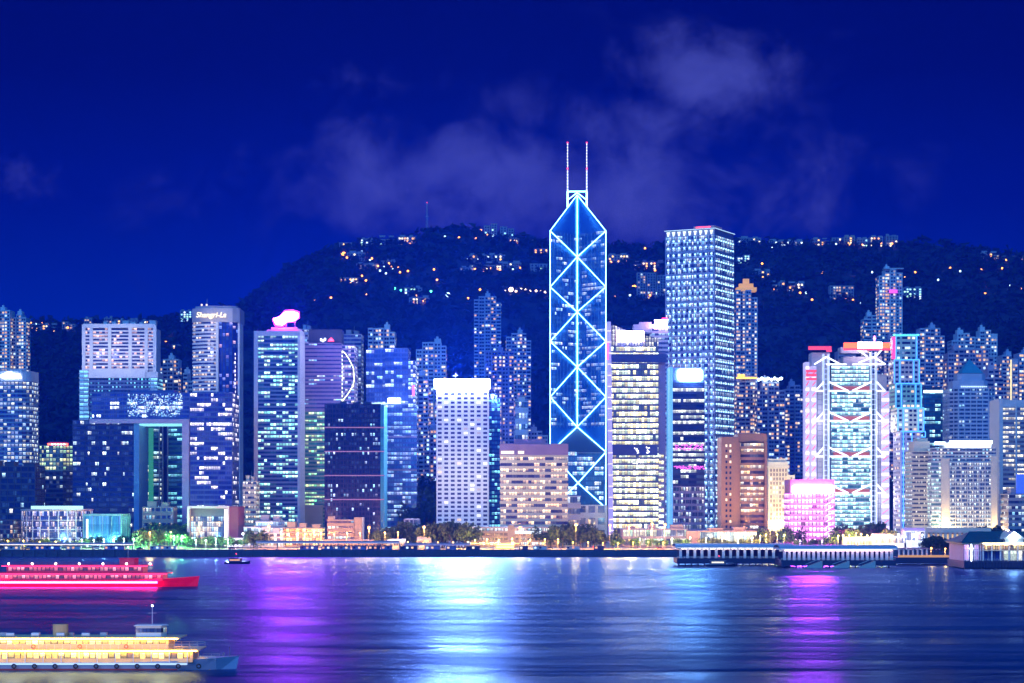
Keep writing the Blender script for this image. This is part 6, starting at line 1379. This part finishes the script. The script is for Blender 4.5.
def rail(m, x0, x1, y, z, h=1.0, sp=1.6):
    m.bar((x0, y, z+h), (x1, y, z+h), .05); m.bar((x0, y, z+h*.55), (x1, y, z+h*.55), .035)
    k = int(abs(x1-x0)/sp)
    for i in range(k+1): m.bar((x0+(x1-x0)*i/k, y, z), (x0+(x1-x0)*i/k, y, z+h), .04)
# near ferry: waterline about photo row 672, cut off by the left edge
Yf = 35*FPX/(671-HOR); xr = wx(236, Yf); L = 62; o = thing('harbour_ferry', 'low ferry with pale hull and two rows of golden windows at the left edge', 'ferry', (xr-L/2, Yf+5, 0)); W_ = 10
hull(L, W_, 1.7, 1.1).build('hull', mat('ferry_hull_blue', (.35, .42, .62), .4), o)
m = MB(); m.box(-L/2+1, L/2-10, -W_/2-.12, -W_/2+.1, 1.25, 1.6); m.box(-L/2+1, L/2-10, W_/2-.1, W_/2+.12, 1.25, 1.6); m.build('rubbing_strake', glow('ferry_blue_strip', (.40, .62, 1), 1.4), o)
FW = lit('ferry_windows', (1, .66, .08), (1, .80, .25), .97, 2.6, (.3, .2, .1), .07, 0, .1, .3, 1.0)
xa, xb = -L/2+3, L/2-9
mcab = mat('ferry_cabin_tan', (.80, .55, .30), .6)
for k in range(5): unseen_wash(o, -L/2+8+k*10, -W_/2-7, 6.5, 4500, (1, .62, .28))  # unseen warm lights added off the hull to brighten the tan cabin
m = MB(); m.box(xa, xb, -W_/2+.7, W_/2-.7, 1.7, 4.15); m.box(xa-1, xb+1.5, -W_/2+.15, W_/2-.15, 4.15, 4.4); m.build('lower_cabin', mcab, o)
b = MB(); b.box(xa+.6, xb-.6, -W_/2+.66, W_/2-.66, 2.55, 3.7, cell=1.3, caps=False); b.build('window_band', FW, o)
m = MB(); m.box(xa+2, xb-5, -W_/2+1.1, W_/2-1.1, 4.41, 6.6); m.box(xa+.5, xb-2.5, -W_/2+.4, W_/2-.4, 6.6, 6.85); m.build('upper_cabin', mcab, o)
b = MB(); b.box(xa+2.6, xb-5.6, -W_/2+1.06, W_/2-1.06, 5.45, 6.15, cell=1.3, v0=3, v1=4, caps=False); b.build('window_band', FW, o)
m = MB()
for s in (-1, 1): m.box(xa, xb+1, s*(W_/2-.12)-.04, s*(W_/2-.12)+.04, 4.0, 4.14); m.box(xa+1, xb-3, s*(W_/2-.36)-.04, s*(W_/2-.36)+.04, 6.46, 6.59)
m.build('eave_light', glow('ferry_gold_eave', (1, .52, .04), 60, True), o)
m = MB()
for i in range(14):
    x = xa+1+(xb-xa-2)*i/13
    for s in (-1, 1): m.box(x-.09, x+.09, s*(W_/2-.3)-.09, s*(W_/2-.3)+.09, 1.7, 4.14)
m.build('post', WHITE, o)
m = MB()
for s in (-1, 1): rail(m, xa-1, xb+1.2, s*(W_/2-.2), 4.4, .95); rail(m, xb+1, L/2-4.5, s*(W_/2-1.0 if True else 0)*.82, 2.0, .9)
m.build('railing', WHITE, o)
m = MB(); q = [(xb-12, -2.2), (xb-6.8, -2.2), (xb-6, 0), (xb-6.8, 2.2), (xb-12, 2.2)]; m.prism(q, 6.86, 9.0); m.prism(offset(q, .4), 9.0, 9.2); m.build('wheelhouse', WHITE, o)
b = MB(); b.prism(offset(q, .05), 7.7, 8.6, cell=.8, v0=9, v1=10, caps=False); b.build('window_band', lit('wheelhouse_windows', CYN, WHT, .5, .6, (.1, .15, .3), .1), o)
m = MB(); m.prism([(-6+1.6*math.cos(R(a)), 1.1*math.sin(R(a))) for a in range(0, 360, 30)], 6.86, 9.3); m.build('funnel', mat('funnel_tan', (.6, .4, .2)), o)
m = MB(); m.bar((xb-9, 0, 9.2), (xb-9, 0, 13), .1, r2=.05); m.bar((xb-9.9, 0, 11.6), (xb-8.1, 0, 11.6), .05); m.build('mast', WHITE, o)
m = MB(); m.ball((xb-9, 0, 13.1), .22); m.build('masthead_light', N_WHITE, o)
for i in range(4):
    m = MB(); cx_ = xa+8+i*9.5
    for a in range(0, 360, 30): m.bar((cx_+.38*math.cos(R(a)), -W_/2+.08, 5.0+.38*math.sin(R(a))), (cx_+.38*math.cos(R(a+30)), -W_/2+.08, 5.0+.38*math.sin(R(a+30))), .09, 0, 5)
    m.build('lifebuoy', mat('lifebuoy_orange', (.8, .18, .04)), o)
for i in range(13):
    m = MB(); cx_ = -L/2+4+i*4.2
    for a in range(0, 360, 45): m.bar((cx_+.42*math.cos(R(a)), -W_/2-.22, 1.0+.42*math.sin(R(a))), (cx_+.42*math.cos(R(a+45)), -W_/2-.22, 1.0+.42*math.sin(R(a+45))), .14, 0, 5)
    m.build('tyre_fender', mat('black_rubber', (.02, .02, .02), .9), o)
for i in range(5): m = MB(); m.bar((xa+6+i*5.2, -1.8, 7.25), (xa+7.6+i*5.2, -1.8, 7.25), .38, 0, 8); m.build('life_raft', WHITE, o)
m = MB()
for i in range(4): m.box(xa+9+i*7, xa+10.4+i*7, .8, 2.2, 6.86, 7.5)
m.build('roof_vent', STEEL, o)
m = MB(); m.box(-L/2+1, L/2-12, -W_/2-.06, -W_/2+.02, .15, .45); m.build('boot_stripe', mat('dark_red_stripe', (.3, .03, .03)), o)
m = MB(); m.bar((L/2-2, 0, 2.6), (L/2-2, 0, 4.6), .06); m.bar((L/2-3.2, -.6, 2.8), (L/2-3.2, -.6, 3.4), .16, 0, 8); m.bar((L/2-3.2, .6, 2.8), (L/2-3.2, .6, 3.4), .16, 0, 8); m.build('bow_bollard', STEEL, o)
# red-lit pleasure ferry
Yf = 35*FPX/(587-HOR); xr = wx(197, Yf); L = 84; W_ = 14; o = thing('pleasure_ferry', 'large two-deck pleasure ferry washed in red light, cut off by the left edge', 'ferry', (xr-L/2, Yf+7, 0))
RL = glow('red_hull_light', (1, .01, .10), 1.5)
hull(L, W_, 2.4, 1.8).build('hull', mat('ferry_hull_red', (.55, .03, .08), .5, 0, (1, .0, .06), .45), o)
m = MB()
for s in (-1, 1): m.box(-L/2+2, L/2-16, s*W_/2-.12, s*W_/2+.12, 1.5, 2.2)
m.build('hull_light', glow('red_led_strip', (1, .01, .08), 160, True), o)
RW_ = lit('red_ferry_windows', (1, .05, .18), (1, .35, .45), .9, 1.3, (.4, .05, .1), .1, .1, .2, .2)
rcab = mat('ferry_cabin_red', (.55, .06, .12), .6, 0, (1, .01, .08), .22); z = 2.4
for d, (a, b_) in enumerate(((-L/2+4, L/2-14), (-L/2+7, L/2-22))):
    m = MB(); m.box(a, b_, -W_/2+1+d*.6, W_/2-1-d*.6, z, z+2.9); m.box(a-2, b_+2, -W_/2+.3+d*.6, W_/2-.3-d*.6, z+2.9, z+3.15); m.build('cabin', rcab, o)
    q = MB(); q.box(a+.6, b_-.6, -W_/2+.95+d*.6, W_/2-.95-d*.6, z+1.0, z+2.3, cell=1.7, v0=d, v1=d+1, caps=False); q.build('window_band', RW_, o)
    m = MB()
    for s in (-1, 1): rail(m, a-1.6, b_+1.6, s*(W_/2-.4-d*.6), z+3.15, 1.0, 2.2)
    m.build('railing', mat('red_rail', (.5, .1, .15)), o)
    m = MB()
    for s in (-1, 1): m.box(a-1.8, b_+1.8, s*(W_/2-.25-d*.6)-.05, s*(W_/2-.25-d*.6)+.05, z+2.7, z+2.88)
    m.build('eave_light', glow('red_eave_strip', (1, .03, .15), 8), o)
    z += 3.16
m = MB(); q = [(L/2-32, -2.6), (L/2-26, -2.6), (L/2-24.8, 0), (L/2-26, 2.6), (L/2-32, 2.6)]; m.prism(q, z, z+2.6); m.prism(offset(q, .4), z+2.6, z+2.8); m.build('wheelhouse', rcab, o)
m = MB(); m.bar((L/2-29, 0, z+2.8), (L/2-29, 0, z+7), .14); m.build('mast', STEEL, o); m = MB(); m.ball((L/2-29, 0, z+7.2), .3); m.build('masthead_light', N_WHITE, o)
for i in range(7): m = MB(); m.ball((-L/2+8+i*9.5, -W_/2+.8, z+.6), .45); m.build('deck_lamp', glow('deck_lamp_light', (1, .8, .85), 9), o)
# small craft
def launch(px, wl, L, W_, label, hc, cc, lightc, k, face=1):
    Yf = 35*FPX/(wl-HOR); o = thing('motor_launch', label, 'boat', (wx(px, Yf), Yf+W_/2, 0), 0 if face > 0 else math.pi)
    hull(L, W_, 1.0, .7, 12).build('hull', hc, o)
    m = MB(); m.prism([(-L*.32, -W_*.34), (L*.12, -W_*.34), (L*.18, 0), (L*.12, W_*.34), (-L*.32, W_*.34)], 1.0, 2.9); m.prism([(-L*.36, -W_*.4), (L*.16, -W_*.4), (L*.2, 0), (L*.16, W_*.4), (-L*.36, W_*.4)], 2.9, 3.1); m.build('cabin', cc, o)
    m = MB(); m.prism([(-L*.30, -W_*.35), (L*.10, -W_*.35), (L*.10, W_*.35), (-L*.30, W_*.35)], 1.8, 2.5, cell=1.2, caps=False); m.build('window_band', lightc, o)
    m = MB(); m.bar((-L*.05, 0, 3.1), (-L*.05, 0, 5.4), .08); m.build('mast', STEEL, o); m = MB(); m.ball((-L*.05, 0, 5.5), .3); m.build('masthead_light', N_RED if k else N_WHITE, o)
    m = MB(); rail(m, L*.18, L*.42, -W_*.22, 1.3, .7, 1.0); rail(m, L*.18, L*.42, W_*.22, 1.3, .7, 1.0); m.build('railing', STEEL, o); return o
launch(237, 564, 14, 4, 'small dark launch with a red mast light crossing near the left shore', NAVY, DARK, WL[1], 1)
launch(721, 566.5, 16, 4.4, 'small work boat with red and white lamps moored before the left pier', DARK, mat('boat_grey', (.3, .3, .35)), WL[2], 1)
